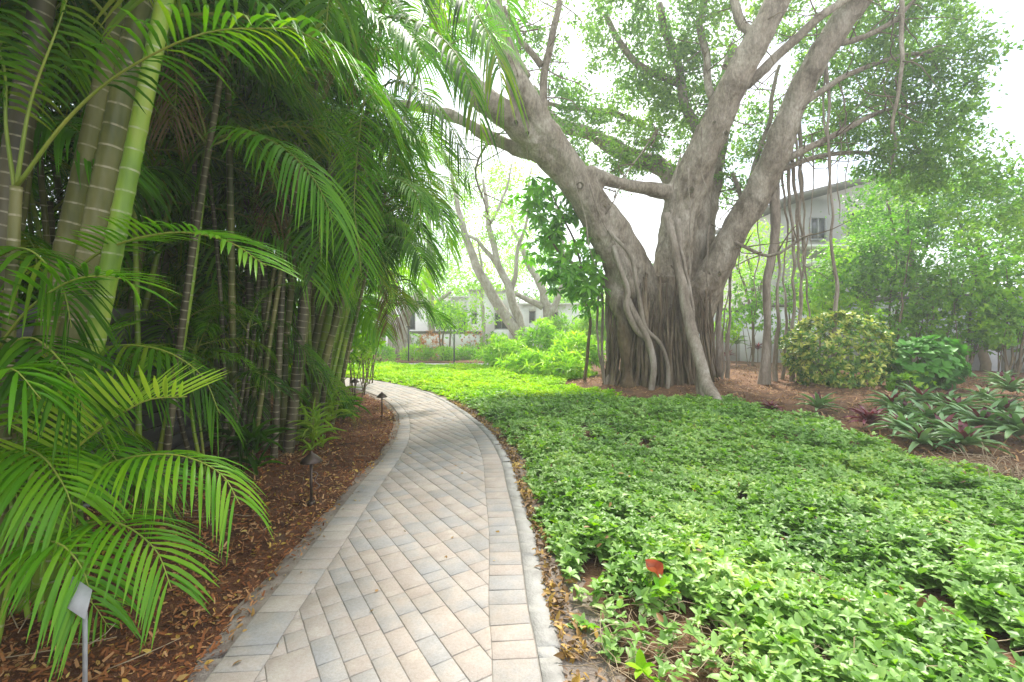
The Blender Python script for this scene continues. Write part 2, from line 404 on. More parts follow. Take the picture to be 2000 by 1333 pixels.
def tube(pts, rad, n=8, caps=True):
    pts = np.asarray(pts, float); rad = np.broadcast_to(np.asarray(rad, float), (len(pts),))
    T = nrm(np.gradient(pts, axis=0))
    up = np.array((0, 0, 1.0)) if abs(T[0][2]) < 0.9 else np.array((1.0, 0, 0))
    s0 = np.cross(T[0], up); s0 /= np.linalg.norm(s0)
    V, U = [], []
    ang = np.linspace(0, 2 * np.pi, n, endpoint=False)
    dist = np.concatenate([[0], np.cumsum(np.linalg.norm(np.diff(pts, axis=0), axis=1))])
    for i in range(len(pts)):
        s0 = s0 - T[i] * np.dot(s0, T[i]); s0 /= max(np.linalg.norm(s0), 1e-9)
        b = np.cross(T[i], s0)
        V.append(pts[i] + rad[i] * (np.cos(ang)[:, None] * s0 + np.sin(ang)[:, None] * b))
        U.append(np.stack([ang / (2 * np.pi), np.full(n, dist[i])], 1))
    V = np.concatenate(V); U = np.concatenate(U)
    i = np.arange(len(pts) - 1)[:, None] * n; j = np.arange(n)[None]; j2 = (j + 1) % n
    Q = np.stack([i + j, i + j2, i + n + j2, i + n + j], -1).reshape(-1, 4)
    Tt = []
    if caps:
        m = len(V)
        V = np.concatenate([V, [pts[0]], [pts[-1]]]); U = np.concatenate([U, [(0, 0)], [(0, dist[-1])]])
        k = (len(pts) - 1) * n
        Tt = [(m, (a + 1) % n, a) for a in range(n)] + [(m + 1, k + a, k + (a + 1) % n) for a in range(n)]
    return V, np.array(Tt, int).reshape(-1, 3), Q, U


def add_tube(mb, pts, rad, n=8, step=0.15, wob=0.0, caps=True):
    r = np.broadcast_to(np.asarray(rad, float), (len(pts),))
    p, rr = spline(pts, step, r)
    if wob:
        p = p.copy()
        ph = rng.uniform(0, 6.28, (3, 3)); fq = rng.uniform(1.2, 3.5, (3, 3))
        d = np.linspace(0, 1, len(p)) * np.linalg.norm(p[-1] - p[0])
        for ax in range(3):
            for k in range(3):
                p[:, ax] += wob * np.sin(d * fq[ax, k] * (k + 1) + ph[ax, k]) / (k + 1) * (0.4 if ax == 2 else 1)
    V, T, Q, U = tube(p, np.maximum(rr, 0.002), n, caps)
    mb.add(V, T, Q, U)


# leaf templates (u along, v across, w up)
T6 = (np.array([(0, 0, 0), (.5, 0, -.02), (1, 0, -.14), (.28, .5, .07), (.7, .36, .03), (.28, -.5, .07), (.7, -.36, .03)]),
      np.array([(0, 1, 3), (1, 4, 3), (1, 2, 4), (0, 5, 1), (1, 5, 6), (1, 6, 2)]))
T2 = (np.array([(0, 0, 0), (.45, .5, .05), (1, 0, -.05), (.45, -.5, .05)]), np.array([(0, 2, 1), (0, 3, 2)]))
# long blade: 4 stations, curved
_u = np.array([0, .2, .45, .75, 1.0]); _w = np.array([.35, .9, 1.0, .62, .0]) * .5; _z = np.array([0, .03, .02, -.08, -.22])
T8 = (np.array([p for i in range(5) for p in ((_u[i], _w[i], _z[i] + .04 * (_w[i] > 0)), (_u[i], 0, _z[i]), (_u[i], -_w[i], _z[i] + .04 * (_w[i] > 0)))]),
      np.array([t for i in range(4) for k in (0, 1) for t in ((3 * i + k, 3 * i + k + 3, 3 * i + k + 4), (3 * i + k, 3 * i + k + 4, 3 * i + k + 1))]))


def leaves(pos, d, n, Ln, W, tpl, curl=None):
    pos, d, n = np.asarray(pos), nrm(np.asarray(d)), np.asarray(n)
    n = nrm(n - d * np.sum(n * d, 1, keepdims=True))
    s = np.cross(n, d)
    tv, tf = tpl
    N, K = len(pos), len(tv)
    Ln = np.broadcast_to(Ln, (N,)); W = np.broadcast_to(W, (N,))
    cu = np.ones(N) if curl is None else curl
    V = (pos[:, None] + tv[None, :, 0, None] * (Ln[:, None, None] * d[:, None])
         + tv[None, :, 1, None] * (W[:, None, None] * s[:, None])
         + tv[None, :, 2, None] * ((Ln * cu)[:, None, None] * n[:, None]))
    F = (tf[None] + (np.arange(N) * K)[:, None, None]).reshape(-1, 3)
    return V.reshape(-1, 3), F


def whorls(C, A, k, tilt, tj=0.2, inner=0.0):
    """k leaves round each axis; returns pos, dir, normal"""
    A = nrm(A); N = len(C)
    ref = np.where(np.abs(A[:, 2:3]) < .9, np.array([[0, 0, 1.0]]), np.array([[1.0, 0, 0]]))
    s = nrm(np.cross(A, ref)); b = np.cross(A, s)
    ph = rng.uniform(0, 2 * np.pi, (N, 1)) + np.arange(k)[None] * 2 * np.pi / k + rng.normal(0, .25, (N, k))
    tl = tilt + rng.normal(0, tj, (N, k))
    D = (np.cos(tl)[..., None] * A[:, None] + np.sin(tl)[..., None] * (np.cos(ph)[..., None] * s[:, None] + np.sin(ph)[..., None] * b[:, None]))
    pos = np.repeat(C, k, 0).reshape(N, k, 3) + D * inner
    n = np.repeat(A, k, 0)
    return pos.reshape(-1, 3), D.reshape(-1, 3), n


def rdir(N, up=0.0):
    v = rng.normal(0, 1, (N, 3)); v[:, 2] += up
    return nrm(v)


def leaf_blobs(blobs, per, clump_r, Ln, asp=0.5, tpl=T2, down=0.0, flat=0.7):
    """blobs: (centre, (rx,ry,rz), nclumps); leaves gathered in twig-end clumps with gaps"""
    Vs, Fs, n = [], [], 0
    for c, r, m in blobs:
        u = rdir(m) * rng.uniform(.15, 1, (m, 1)) ** .5
        cc = np.asarray(c) + u * np.asarray(r)
        k = rng.integers(int(per * .5), int(per * 1.5) + 1, m)
        C = np.repeat(cc, k, 0)
        rr = np.repeat(rng.uniform(.5, 1.35, m), k)[:, None]
        pos = C + rng.normal(0, 1, C.shape) * np.array((1, 1, flat)) * clump_r * rr * .6
        d = rdir(len(pos)); d[:, 2] -= down
        nr = rdir(len(pos), 1.0)
        L_ = Ln * rng.uniform(.65, 1.25, len(pos))
        V, F = leaves(pos, d, nr, L_, L_ * asp, tpl)
        Vs.append(V); Fs.append(F + n); n += len(V)
    return np.concatenate(Vs), np.concatenate(Fs)


def fbm(x, y, s=1.0, z=0.0):
    return noise.noise(Vector((x * s, y * s, z)))


# ------------------------------------------------------------------ ground
def grid_sheet(name, x0, x1, y0, y1, nx, ny, hf, mat, mask=None):
    xs = np.linspace(x0, x1, nx); ys = np.linspace(y0, y1, ny)
    V = np.array([(x, y, hf(x, y)) for y in ys for x in xs])
    Q = [(j * nx + i, j * nx + i + 1, (j + 1) * nx + i + 1, (j + 1) * nx + i) for j in range(ny - 1) for i in range(nx - 1)
         if mask is None or mask((xs[i] + xs[i + 1]) / 2, (ys[j] + ys[j + 1]) / 2)]
    return ob(name, mk(name, V, np.array(Q), mat, smooth=True))


o = grid_sheet('ground', -65, 65, -20, 85, 2, 2, lambda x, y: -0.06, M['soil'])
tag(o, 'brown soil ground under the whole garden', kind='structure')

RP = [(.3, -3), (.24, 0), (.127, 2.08), (.086, 2.57), (.04, 3.51), (-.05, 4.5), (-.154, 5.54), (-.42, 6.86), (-.94, 8.47), (-1.71, 10.3), (-2.62, 11.8), (-3.89, 13.3), (-5.2, 14.2), (-7, 14.9), (-9.5, 15.3), (-13, 15.4)]
RL = spline([(a, b, 0) for a, b in RP], 0.04)[:, :2]
RT = nrm(np.gradient(RL, axis=0))
RN = np.stack([-RT[:, 1], RT[:, 0]], 1)        # points to the left of travel
RS = np.concatenate([[0], np.cumsum(np.linalg.norm(np.diff(RL, axis=0), axis=1))])
PW, BW = 1.48, 0.215
PK = np.interp(RL[:, 1], [4.0, 5.2, 6.2, 7.6, 8.6, 9.8, 12, 14, 15], [1.48, 1.43, 1.33, 1.20, 1.10, 1.08, 1.10, 1.25, 1.4]) / 1.48   # the walk narrows in the bend


def pp(s, w_):
    i = min(len(RS) - 1, int(np.searchsorted(RS, s)))
    return RL[i] + RN[i] * (w_ * PK[i] if w_ > 0 else w_)


def path_w(x, y):
    """signed distance to the right edge of the path (positive = to the left) and station"""
    dd = (RL[:, 0] - x) ** 2 + (RL[:, 1] - y) ** 2
    i = int(np.argmin(dd))
    d_ = float((x - RL[i, 0]) * RN[i, 0] + (y - RL[i, 1]) * RN[i, 1])
    return (d_ / PK[i] if d_ > 0 else d_), i


def path_w_arr(X):
    res = np.empty(len(X))
    for a in range(0, len(X), 4000):
        x = X[a:a + 4000]
        dd = (RL[None, ::4, 0] - x[:, :1]) ** 2 + (RL[None, ::4, 1] - x[:, 1:2]) ** 2
        i = np.argmin(dd, 1) * 4
        d_ = (x[:, 0] - RL[i, 0]) * RN[i, 0] + (x[:, 1] - RL[i, 1]) * RN[i, 1]
        res[a:a + 4000] = np.where(d_ > 0, d_ / PK[i], d_)
    return res


def mulch_h(x, y):
    return 0.012 + 0.022 * fbm(x, y, 1.3) + 0.014 * fbm(x, y, 5, 3)


def left_h(x, y):
    w_, _ = path_w(x, y)
    return mulch_h(x, y) - (0.03 if w_ < PW + .12 else 0) - (0.1 if w_ < PW - .05 else 0)


o = grid_sheet('mulch_bed', -12, .3, -2, 15.5, 150, 210, left_h, M['mulch'], lambda x, y: path_w(x, y)[0] > PW - .1)
tag(o, 'red brown mulch bed between the paver path and the dark slat fence', kind='structure')


def right_h(x, y):
    mound = 0.38 * math.exp(-(((x - 3.75) / 2.0) ** 2 + ((y - 12.1) / 1.6) ** 2) * 1.2)
    rise = 0.16 * max(0, min(1, (x - 4.6) / 3)) * max(0, min(1, (y - 3) / 4))
    return mulch_h(x, y) + mound + rise - (0.045 if path_w(x, y)[0] > -.1 else 0)


o = grid_sheet('mulch_bed', -6, 22, -2, 24, 230, 220, right_h, M['mulch_tan'], lambda x, y: path_w(x, y)[0] < .02)
tag(o, 'dry brown mulch bed round the banyan and along the pale wall', kind='structure')

# far cross path and far bed
o = grid_sheet('far_path', -30, -0.8, 18.6, 20.2, 30, 4, lambda x, y: 0.03, M['concrete'])
tag(o, 'pale grey path crossing behind the lime green ground cover', kind='structure')
o = grid_sheet('far_bed', -34, 8, 20.3, 27.5, 60, 12, lambda x, y: 0.05 + .04 * fbm(x, y, .7), M['mulch_tan'])
tag(o, 'far planting bed of pinkish mulch before the low white wall', kind='structure')

# ------------------------------------------------------------------ the paved path
path = thing('garden_path', 'curving walk of blended grey and tan concrete pavers with soldier course edges', None)
del path['label']
tag(path, 'curving walk of blended grey and tan concrete pavers with soldier course edges', kind='structure')


def clip(poly, p, n):
    """keep the side where (q-p).n >= 0"""
    res = []
    for i in range(len(poly)):
        a, b = poly[i], poly[(i + 1) % len(poly)]
        da, db = np.dot(a - p, n), np.dot(b - p, n)
        if da >= 0: res.append(a)
        if da * db < 0: res.append(a + (b - a) * da / (da - db))
    return res


def tidy(poly):
    res = []
    for q in poly:
        if not res or np.linalg.norm(q - res[-1]) > .008: res.append(q)
    while len(res) > 1 and np.linalg.norm(res[0] - res[-1]) <= .008: res.pop()
    # drop corners that are nearly straight or needle sharp
    ok = []
    for i in range(len(res)):
        a, b, c = res[i - 1], res[i], res[(i + 1) % len(res)]
        e1, e2 = (b - a) / np.linalg.norm(b - a), (c - b) / np.linalg.norm(c - b)
        if np.dot(e1, e2) > -.93: ok.append(b)
    return ok


def area(poly):
    x = np.array(poly)
    return .5 * abs(np.dot(x[:, 0], np.roll(x[:, 1], -1)) - np.dot(x[:, 1], np.roll(x[:, 0], -1)))


def paver_geo(poly, z, bev=0.004, gap=0.0016):
    """prism with a chamfered top"""
    q = np.array(poly)
    if np.dot(q[:, 0], np.roll(q[:, 1], -1)) - np.dot(q[:, 1], np.roll(q[:, 0], -1)) < 0: q = q[::-1]
    n = len(q)

    def inset(d):
        r = []
        for i in range(n):
            a, b, c = q[i - 1], q[i], q[(i + 1) % n]
            e1, e2 = b - a, c - b
            l1, l2 = max(1e-6, np.linalg.norm(e1)), max(1e-6, np.linalg.norm(e2))
            n1, n2 = np.array((-e1[1], e1[0])) / l1, np.array((-e2[1], e2[0])) / l2
            h = n1 + n2; k = max(.35, 1 + np.dot(n1, n2))
            r.append(b + h * d / k)
        return np.array(r)
    A, B = inset(gap), inset(gap + bev)
    tx, ty = rng.normal(0, .006, 2)
    cen = q.mean(0)

    def lift(P_, z0, k=1):
        return np.concatenate([P_, (z0 + k * ((P_[:, 0] - cen[0]) * tx + (P_[:, 1] - cen[1]) * ty))[:, None]], 1)
    V = np.concatenate([lift(A, 0.0, 0), lift(A, z - bev * .8), lift(B, z)])
    i = np.arange(n); j = (i + 1) % n
    Q = np.concatenate([np.stack([i, j, j + n, i + n], 1), np.stack([i + n, j + n, j + 2 * n, i + 2 * n], 1)])
    T = np.array([(2 * n, 2 * n + k, 2 * n + k + 1) for k in range(1, n - 1)])
    return V, T, Q


pavers = []
for w0, w1 in ((0.0, BW), (PW - BW, PW)):
    s = 1.6
    while s < RS[-1] - .4:
        ln = .147 + rng.uniform(-.003, .004)
        k = 1.0 if w0 == 0 else 1.0
        poly = [pp(s, w0), pp(s + ln, w0), pp(s + ln, w1), pp(s, w1)]
        pavers.append(poly); s += ln
TH = R(33)
ux, uy = np.array((-math.sin(TH), math.cos(TH))), np.array((math.cos(TH), math.sin(TH)))
v = -16.0
while v < 16:
    rw = random.choice([.15, .15, .11, .15, .20])
    t = -10 + random.random() * .2
    while t < 26:
        ln = random.choice([.15, .20, .20, .11, .24])
        c = ux * (t + ln / 2) + uy * (v + rw / 2)
        if -1.6 < c[1] < 17 and -13.5 < c[0] < .6:
            w_, i = path_w(*c)
            if BW - .2 < w_ < PW - BW + .2 and 0 < i < len(RL) - 8:
                if rw > .19 and random.random() < .45:      # two narrow ones side by side
                    sub = [(0, .5), (.5, 1)]
                else:
                    sub = [(0, 1)]
                for a, b in sub:
                    poly = [ux * t + uy * (v + rw * a), ux * (t + ln) + uy * (v + rw * a), ux * (t + ln) + uy * (v + rw * b), ux * t + uy * (v + rw * b)]
                    poly = clip(poly, RL[i] + RN[i] * BW * PK[i], RN[i])
                    if len(poly) > 2: poly = clip(poly, RL[i] + RN[i] * (PW - BW) * PK[i], -RN[i])
                    poly = tidy(poly) if len(poly) > 2 else poly
                    if len(poly) > 2 and area(poly) > .0007: pavers.append(poly)
        t += ln
    v += rw
pavers.sort(key=lambda p_: np.mean([q[1] for q in p_]) if np.mean([q[1] for q in p_]) > 1.75 else 999)
rest = MB()
for k, poly in enumerate(pavers):
    V, T, Q = paver_geo(poly, .042 + rng.uniform(-.0012, .0012))
    if k < 298:
        c = np.append(np.mean(poly, 0), 0)
        ob('paver', mk('paver', V - c, [Q, T], M['paver']), path, c)
    else:
        rest.add(V, T, Q)
o = ob('paver_field', rest.mesh('paver_field', M['paver_far']), path); o['kind'] = 'stuff'
bed = MB()
ii = range(0, len(RL), 3)
Vb = np.array([(*(RL[i] + RN[i] * w_ * PK[i]), .0365) for i in ii for w_ in (-.004, PW + .004)])
nb = len(Vb) // 2
ob('joint_sand', mk('joint_sand', Vb, np.array([(2 * k, 2 * k + 2, 2 * k + 3, 2 * k + 1) for k in range(nb - 1)]), M['joint']), path)

# concrete kerb with a ragged outer edge
kerb = thing('kerb', 'k', None)
tag(kerb, 'rough poured concrete haunch along the right edge of the paver path', kind='structure')
s = 2.2
while s < 20:
    ln = random.uniform(.7, 1.3)
    st = np.arange(s + .004, s + ln - .004, .035)
    inner = np.array([(*pp(a, -.008), 0) for a in st])
    wv = np.array([.125 + .035 * fbm(a * 1.5, 0, 1.0, 4) + .022 * fbm(a * 7, 2, 1.0, 9) + .012 * fbm(a * 25, 2, 1.0, 1) for a in st])
    outer = np.array([(*pp(a, -w_), 0) for a, w_ in zip(st, wv)])
    n = len(st)
    zt = .040
    V = np.concatenate([inner + (0, 0, zt), outer * .75 + inner * .25 + (0, 0, zt - .001), outer + (0, 0, zt - .014), outer + (0, 0, -.05), inner + (0, 0, -.05)])
    i = np.arange(n - 1)
    Q = np.concatenate([np.stack([a * n + i, a * n + i + 1, b * n + i + 1, b * n + i], 1) for a, b in ((0, 1), (1, 2), (2, 3), (4, 0))])
    Q = Q[:, ::-1]
    ends = np.array([(4 * n, 3 * n, 2 * n, 0), (n - 1, 3 * n - 1, 4 * n - 1, 5 * n - 1)])
    ob('kerb_segment', mk('kerb_segment', V, np.concatenate([Q, ends]), M['concrete']), kerb)
    s += ln

# ------------------------------------------------------------------ mulch chips and litter
def scatter(n, x0, x1, y0, y1, keep, power=1.0):
    """more of them close to the camera"""
    y = y0 + (y1 - y0) * rng.uniform(0, 1, n) ** power
    X = np.stack([rng.uniform(x0, x1, n), y], 1)
    return X[keep(X)]


def flat_bits(X, hf, L0, L1, asp, tpl, tiltz=.35, dz=.008):
    n = len(X)
    z = np.array([hf(a, b) for a, b in X]) + rng.uniform(0, dz, n) + .004
    pos = np.concatenate([X, z[:, None]], 1)
    d = rng.normal(0, 1, (n, 3)); d[:, 2] *= tiltz
    nr = rng.normal(0, 1, (n, 3)) * .45; nr[:, 2] += 1
    Ln = rng.uniform(L0, L1, n)
    return leaves(pos, d, nr, Ln, Ln * asp, tpl)


TB = (np.array([(0, .5, 0), (1, .4, .02), (1, -.4, 0), (0, -.5, .02)]), np.array([(0, 1, 2), (0, 2, 3)]))
X = scatter(52000, -5.5, -.9, 1.5, 12, lambda X: path_w_arr(X) > PW + .03, 2.0)
V, F = flat_bits(X, mulch_h, .012, .05, .28, TB, .6)
tag(ob('mulch_chips', mk('mulch_chips', V, F, M['chip'])), 'loose red brown bark chips on the left bed', kind='stuff')
X = scatter(26000, 1.0, 14, 3.5, 17, lambda X: ((X[:, 0] > 4.3) | (X[:, 1] > 9.5)) & (path_w_arr(X) < -.2), 1.3)
V, F = flat_bits(X, right_h, .03, .10, .22, TB, .6)
tag(ob('mulch_chips', mk('mulch_chips', V, F, M['chip_tan'])), 'loose tan bark chips round the banyan and along the wall', kind='stuff')
X = scatter(5200, -5, -.9, 1.6, 11, lambda X: path_w_arr(X) > PW + .02, 1.6)
V, F = flat_bits(X, mulch_h, .02, .055, .45, T6, .3, .012)
tag(ob('leaf_litter', mk('leaf_litter', V, F, M['litter'])), 'small yellow and tan leaves fallen on the left mulch', kind='stuff')
Xs = []
for s in rng.uniform(3.5, 13, 3600):
    side = rng.exponential(.075)
    Xs.append(pp(s, -.12 - min(side, .4)))
V, F = flat_bits(np.array(Xs), mulch_h, .025, .065, .42, T6, .5, .04)
tag(ob('leaf_litter', mk('leaf_litter', V, F, M['litter'])), 'drift of yellow and orange leaves along the concrete kerb', kind='stuff')
Xs = np.array([pp(s, rng.choice([rng.uniform(0, PW), PW - abs(rng.normal(0, .05))])) for s in rng.uniform(4.6, 14, 70)])
V, F = flat_bits(Xs, lambda a, b: .042, .02, .05, .45, T6, .1, .004)
tag(ob('leaf_litter', mk('leaf_litter', V, F, M['litter'])), 'few scattered dry leaves lying on the pavers', kind='stuff')
def cover_h(x, y):
    return .13 + .075 * fbm(x, y, .9, 5) + .06 * fbm(x, y, 2.7, 8)


X = scatter(260, .3, 4.6, 2.2, 9, lambda X: path_w_arr(X) < -.3, 1.2)
V, F = flat_bits(X, lambda a, b: cover_h(a, b) + .015, .03, .06, .45, T6, .5, .03)
tag(ob('leaf_litter', mk('leaf_litter', V, F, M['litter'])), 'odd yellow leaves caught on top of the ground cover', kind='stuff')
# sandy soil strip on both sides of the path
for nm, wa, wb, jit, lab in (('soil_strip', PW + .002, PW + .13, .06, 'thin strip of sandy soil along the left edge of the path'),
                             ('soil_strip', -.10, -.42, .08, 'sandy soil strip between the kerb and the ground cover')):
    st = np.arange(4.0, 16.5, .05)
    A = np.array([(*pp(a, wa), 0.026) for a in st]); B = np.array([(*pp(a, wb + jit * fbm(a * 2.2, 1, 1, wb) * np.sign(wb)), 0.018) for a in st])
    B[:, 2] = [mulch_h(a, b) - .004 for a, b in B[:, :2]]
    mid = (A + B) / 2; mid[:, 2] = np.maximum(.024, B[:, 2] + .008)
    n = len(st); i = np.arange(n - 1)
    Q = np.concatenate([np.stack([i, i + 1, n + i + 1, n + i], 1), np.stack([n + i, n + i + 1, 2 * n + i + 1, 2 * n + i], 1)])
    if wa > wb: Q = Q[:, ::-1]
    tag(ob(nm, mk(nm, np.concatenate([A, mid, B]), Q[:, ::-1], M['sand'], smooth=True)), lab, kind='structure')


# ------------------------------------------------------------------ ground cover
def cover_edge(y):
    """X of the far right edge of the ground cover at depth y"""
    return 4.85 + .22 * math.sin(y * 1.9) + .12 * math.sin(y * 4.3 + 1)


def cover(name, label, mat, x0, x1, y0, y1, dens, Lf, keep, tiers, tpl, power=1.0, k=4):
    n = int(dens * (x1 - x0) * (y1 - y0))
    X = np.stack([rng.uniform(x0, x1, n), y0 + (y1 - y0) * rng.uniform(0, 1, n) ** power], 1)
    w_ = path_w_arr(X)
    m = np.array([keep(a, b, c) for (a, b), c in zip(X, w_)])
    X, w_ = X[m], w_[m]
    h = np.array([cover_h(a, b) for a, b in X]) * np.clip((-w_ - .12) / .35, .25, 1)
    h *= rng.uniform(.75, 1.25, len(h))
    Vs, Fs, nn = [], [], 0
    for t in range(tiers):
        ax = rng.normal(0, .28, (len(X), 3)); ax[:, 2] = 1
        C = np.concatenate([X + rng.normal(0, .012, X.shape), (h * (1 - .27 * t) + .0)[:, None]], 1)
        p, d, nr = whorls(C, ax, k, 1.15 + .12 * t, .22)
        size = np.repeat(rng.uniform(.6, 1.25, len(X)), k) * rng.uniform(.8, 1.2, len(p))
        L_ = Lf * size * (1 + .15 * t)
        V, F = leaves(p, d, nr, L_, L_ * rng.uniform(.46, .66, len(p)), tpl, rng.uniform(.4, 1.8, len(p)))
        Vs.append(V); Fs.append(F + nn); nn += len(V)
    o = ob(name, mk(name, np.concatenate(Vs), np.concatenate(Fs), mat, smooth=tpl is T6))
    return tag(o, label, kind='stuff')


def bare(x, y):
    """thin patch at the near corner by the kerb"""
    return fbm(x, y, 3.5, 2) * .8 + 1.05 - ((x - .55) ** 2 * 2.2 + (y - 2.2) ** 2 * 2.2)


def keep_near(x, y, w_):
    if w_ > -.26 - .12 * fbm(x, y, 2.5, 1) or x > cover_edge(y): return False
    if (x - 3.9) ** 2 / 5.6 + (y - 12.2) ** 2 / 5.2 < 1: return False
    if y > 9.3 + .5 * x / 4 and x > 2.2: return False
    if fbm(x, y, 3.2, 7) < -.38: return False
    b = bare(x, y)
    if b > .1: return random.random() < max(.12, .6 - b * .7)
    return True


cover('ground_cover', 'carpet of low green leafy ground cover filling the bed right of the path', M['cover'], .1, 5.3, 1.6, 6.0, 620, .050, keep_near, 3, T6)
cover('ground_cover', 'middle stretch of green ground cover reaching the banyan roots', M['cover'], -1.5, 5.3, 6.0, 10.2, 270, .062, keep_near, 2, T6)


def keep_far(x, y, w_):
    if w_ > -.2 or y > 18.4 + .2 * math.sin(x * 2): return False
    if (x - 3.9) ** 2 / 6.2 + (y - 12.2) ** 2 / 5.5 < 1: return False
    if x > 2.6 + .2 * math.sin(y * 3): return False
    return True


cover('ground_cover', 'ground cover in the bend of the path left of the banyan, backlight painted into its lime green', M['cover_far'], -11, 3.0, 9.6, 18.6, 130, .085, keep_far, 2, T2)  # same plant as the near carpet, backlight put into its colour
# loose sprigs blending both colours
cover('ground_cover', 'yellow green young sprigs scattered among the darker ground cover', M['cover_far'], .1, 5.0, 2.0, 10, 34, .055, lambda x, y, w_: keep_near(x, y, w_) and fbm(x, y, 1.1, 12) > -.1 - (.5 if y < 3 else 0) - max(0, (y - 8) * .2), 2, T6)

# dry stalks on the bare corner
mb = MB()
for k in range(420):
    x, y = .35 + abs(rng.normal(0, .9)), 2.0 + abs(rng.normal(0, .42))
    if path_w(x, y)[0] > -.2: continue
    a = rng.uniform(0, 6.28); l = rng.uniform(.06, .26)
    z = rng.uniform(.015, .09)
    p0 = np.array((x, y, z)); p2 = p0 + (math.cos(a) * l, math.sin(a) * l, rng.uniform(-.02, .05))
    p1 = (p0 + p2) / 2 + rng.normal(0, .02, 3)
    add_tube(mb, [p0, p1, p2], [.0016, .0014, .0008], 3, .08, caps=False)
tag(ob('dry_stalks', mb.mesh('dry_stalks', M['dry'])), 'tangle of dry tan stalks on bare soil beside the kerb', kind='stuff')

# the curled orange leaf
fl = P(1274, 1114, 2.66)
th = thing('fallen_leaf', 'large curled orange fallen leaf lying on the green ground cover', 'leaf', tuple(fl))
nu, nv = 13, 11
V = []
for i in range(nu):
    u = i / (nu - 1)
    wd = .062 * (math.sin(math.pi * min(1, u * .96 + .02)) ** .75) + .001
    for j in range(nv):
        v_ = j / (nv - 1) * 2 - 1
        a = abs(v_)
        V.append((math.copysign(1, v_) * wd * (1.0 * a - .35 * a * a) + .006 * math.sin(u * 9 + v_ * 2), .15 * (u - .5), wd * (.35 * a + .75 * a ** 2.2) * (1 + .4 * math.sin(u * 7)) + .03 * (u - .5) ** 2 * 8 * .15 + .004 * math.sin(14 * u + 5 * v_)))
Q = [(i * nv + j, i * nv + j + 1, (i + 1) * nv + j + 1, (i + 1) * nv + j) for i in range(nu - 1) for j in range(nv - 1)]
ob('blade', mk('blade', V, np.array(Q), M['dead'], smooth=True), th)
mb = MB(); add_tube(mb, [(0, -.07, .002), (0, -.10, .0), (.01, -.135, .01)], [.002, .0018, .0016], 5, .02); add_tube(mb, [(0, -.07, .003), (0, 0, .001), (0, .07, .003)], [.002, .0015, .0008], 5, .03)
ob('stalk', mb.mesh('stalk', M['root']), th)
th.rotation_euler = (R(30), R(-10), R(35)); th.scale = (.95, .8, .9)


# ------------------------------------------------------------------ fence behind the palms
def ring_pts(): pass


fence = thing('slat_fence', 'dark grey horizontal slat fence behind the palms on the left', 'fence', (-3.9, 3, 0))
FP = [(-3.62, .6), (-3.72, 3.0), (-3.86, 5.2), (-4.5, 7.6), (-5.6, 9.8)]
for a, b in zip(FP[:-1], FP[1:]):
    a, b = np.array(a), np.array(b)
    c = (a + b) / 2; l = np.linalg.norm(b - a); ang = math.atan2(b[1] - a[1], b[0] - a[0])
    for k in range(11):
        mb = MB(); mb.box((0, 0, 0), (l - .012, .022, .142), 0)
        o = ob('slat', mb.mesh('slat', M['fence']), fence, tuple(np.array((c[0], c[1], .13 + k * .158)) - np.array(fence.location)))
        o.rotation_euler = (0, 0, ang)
    mb = MB(); mb.box((0, 0, 0), (l, .05, .03), 0)
    o = ob('rail', mb.mesh('rail', M['fence_edge']), fence, tuple(np.array((c[0] + .035, c[1], .035)) - np.array(fence.location)))
    o.rotation_euler = (0, 0, ang)
for a in FP:
    mb = MB(); mb.box((0, 0, 0), (.09, .09, 1.95), 0)
    ob('post', mb.mesh('post', M['fence']), fence, tuple(np.array((a[0] - .07, a[1], .95)) - np.array(fence.location)))


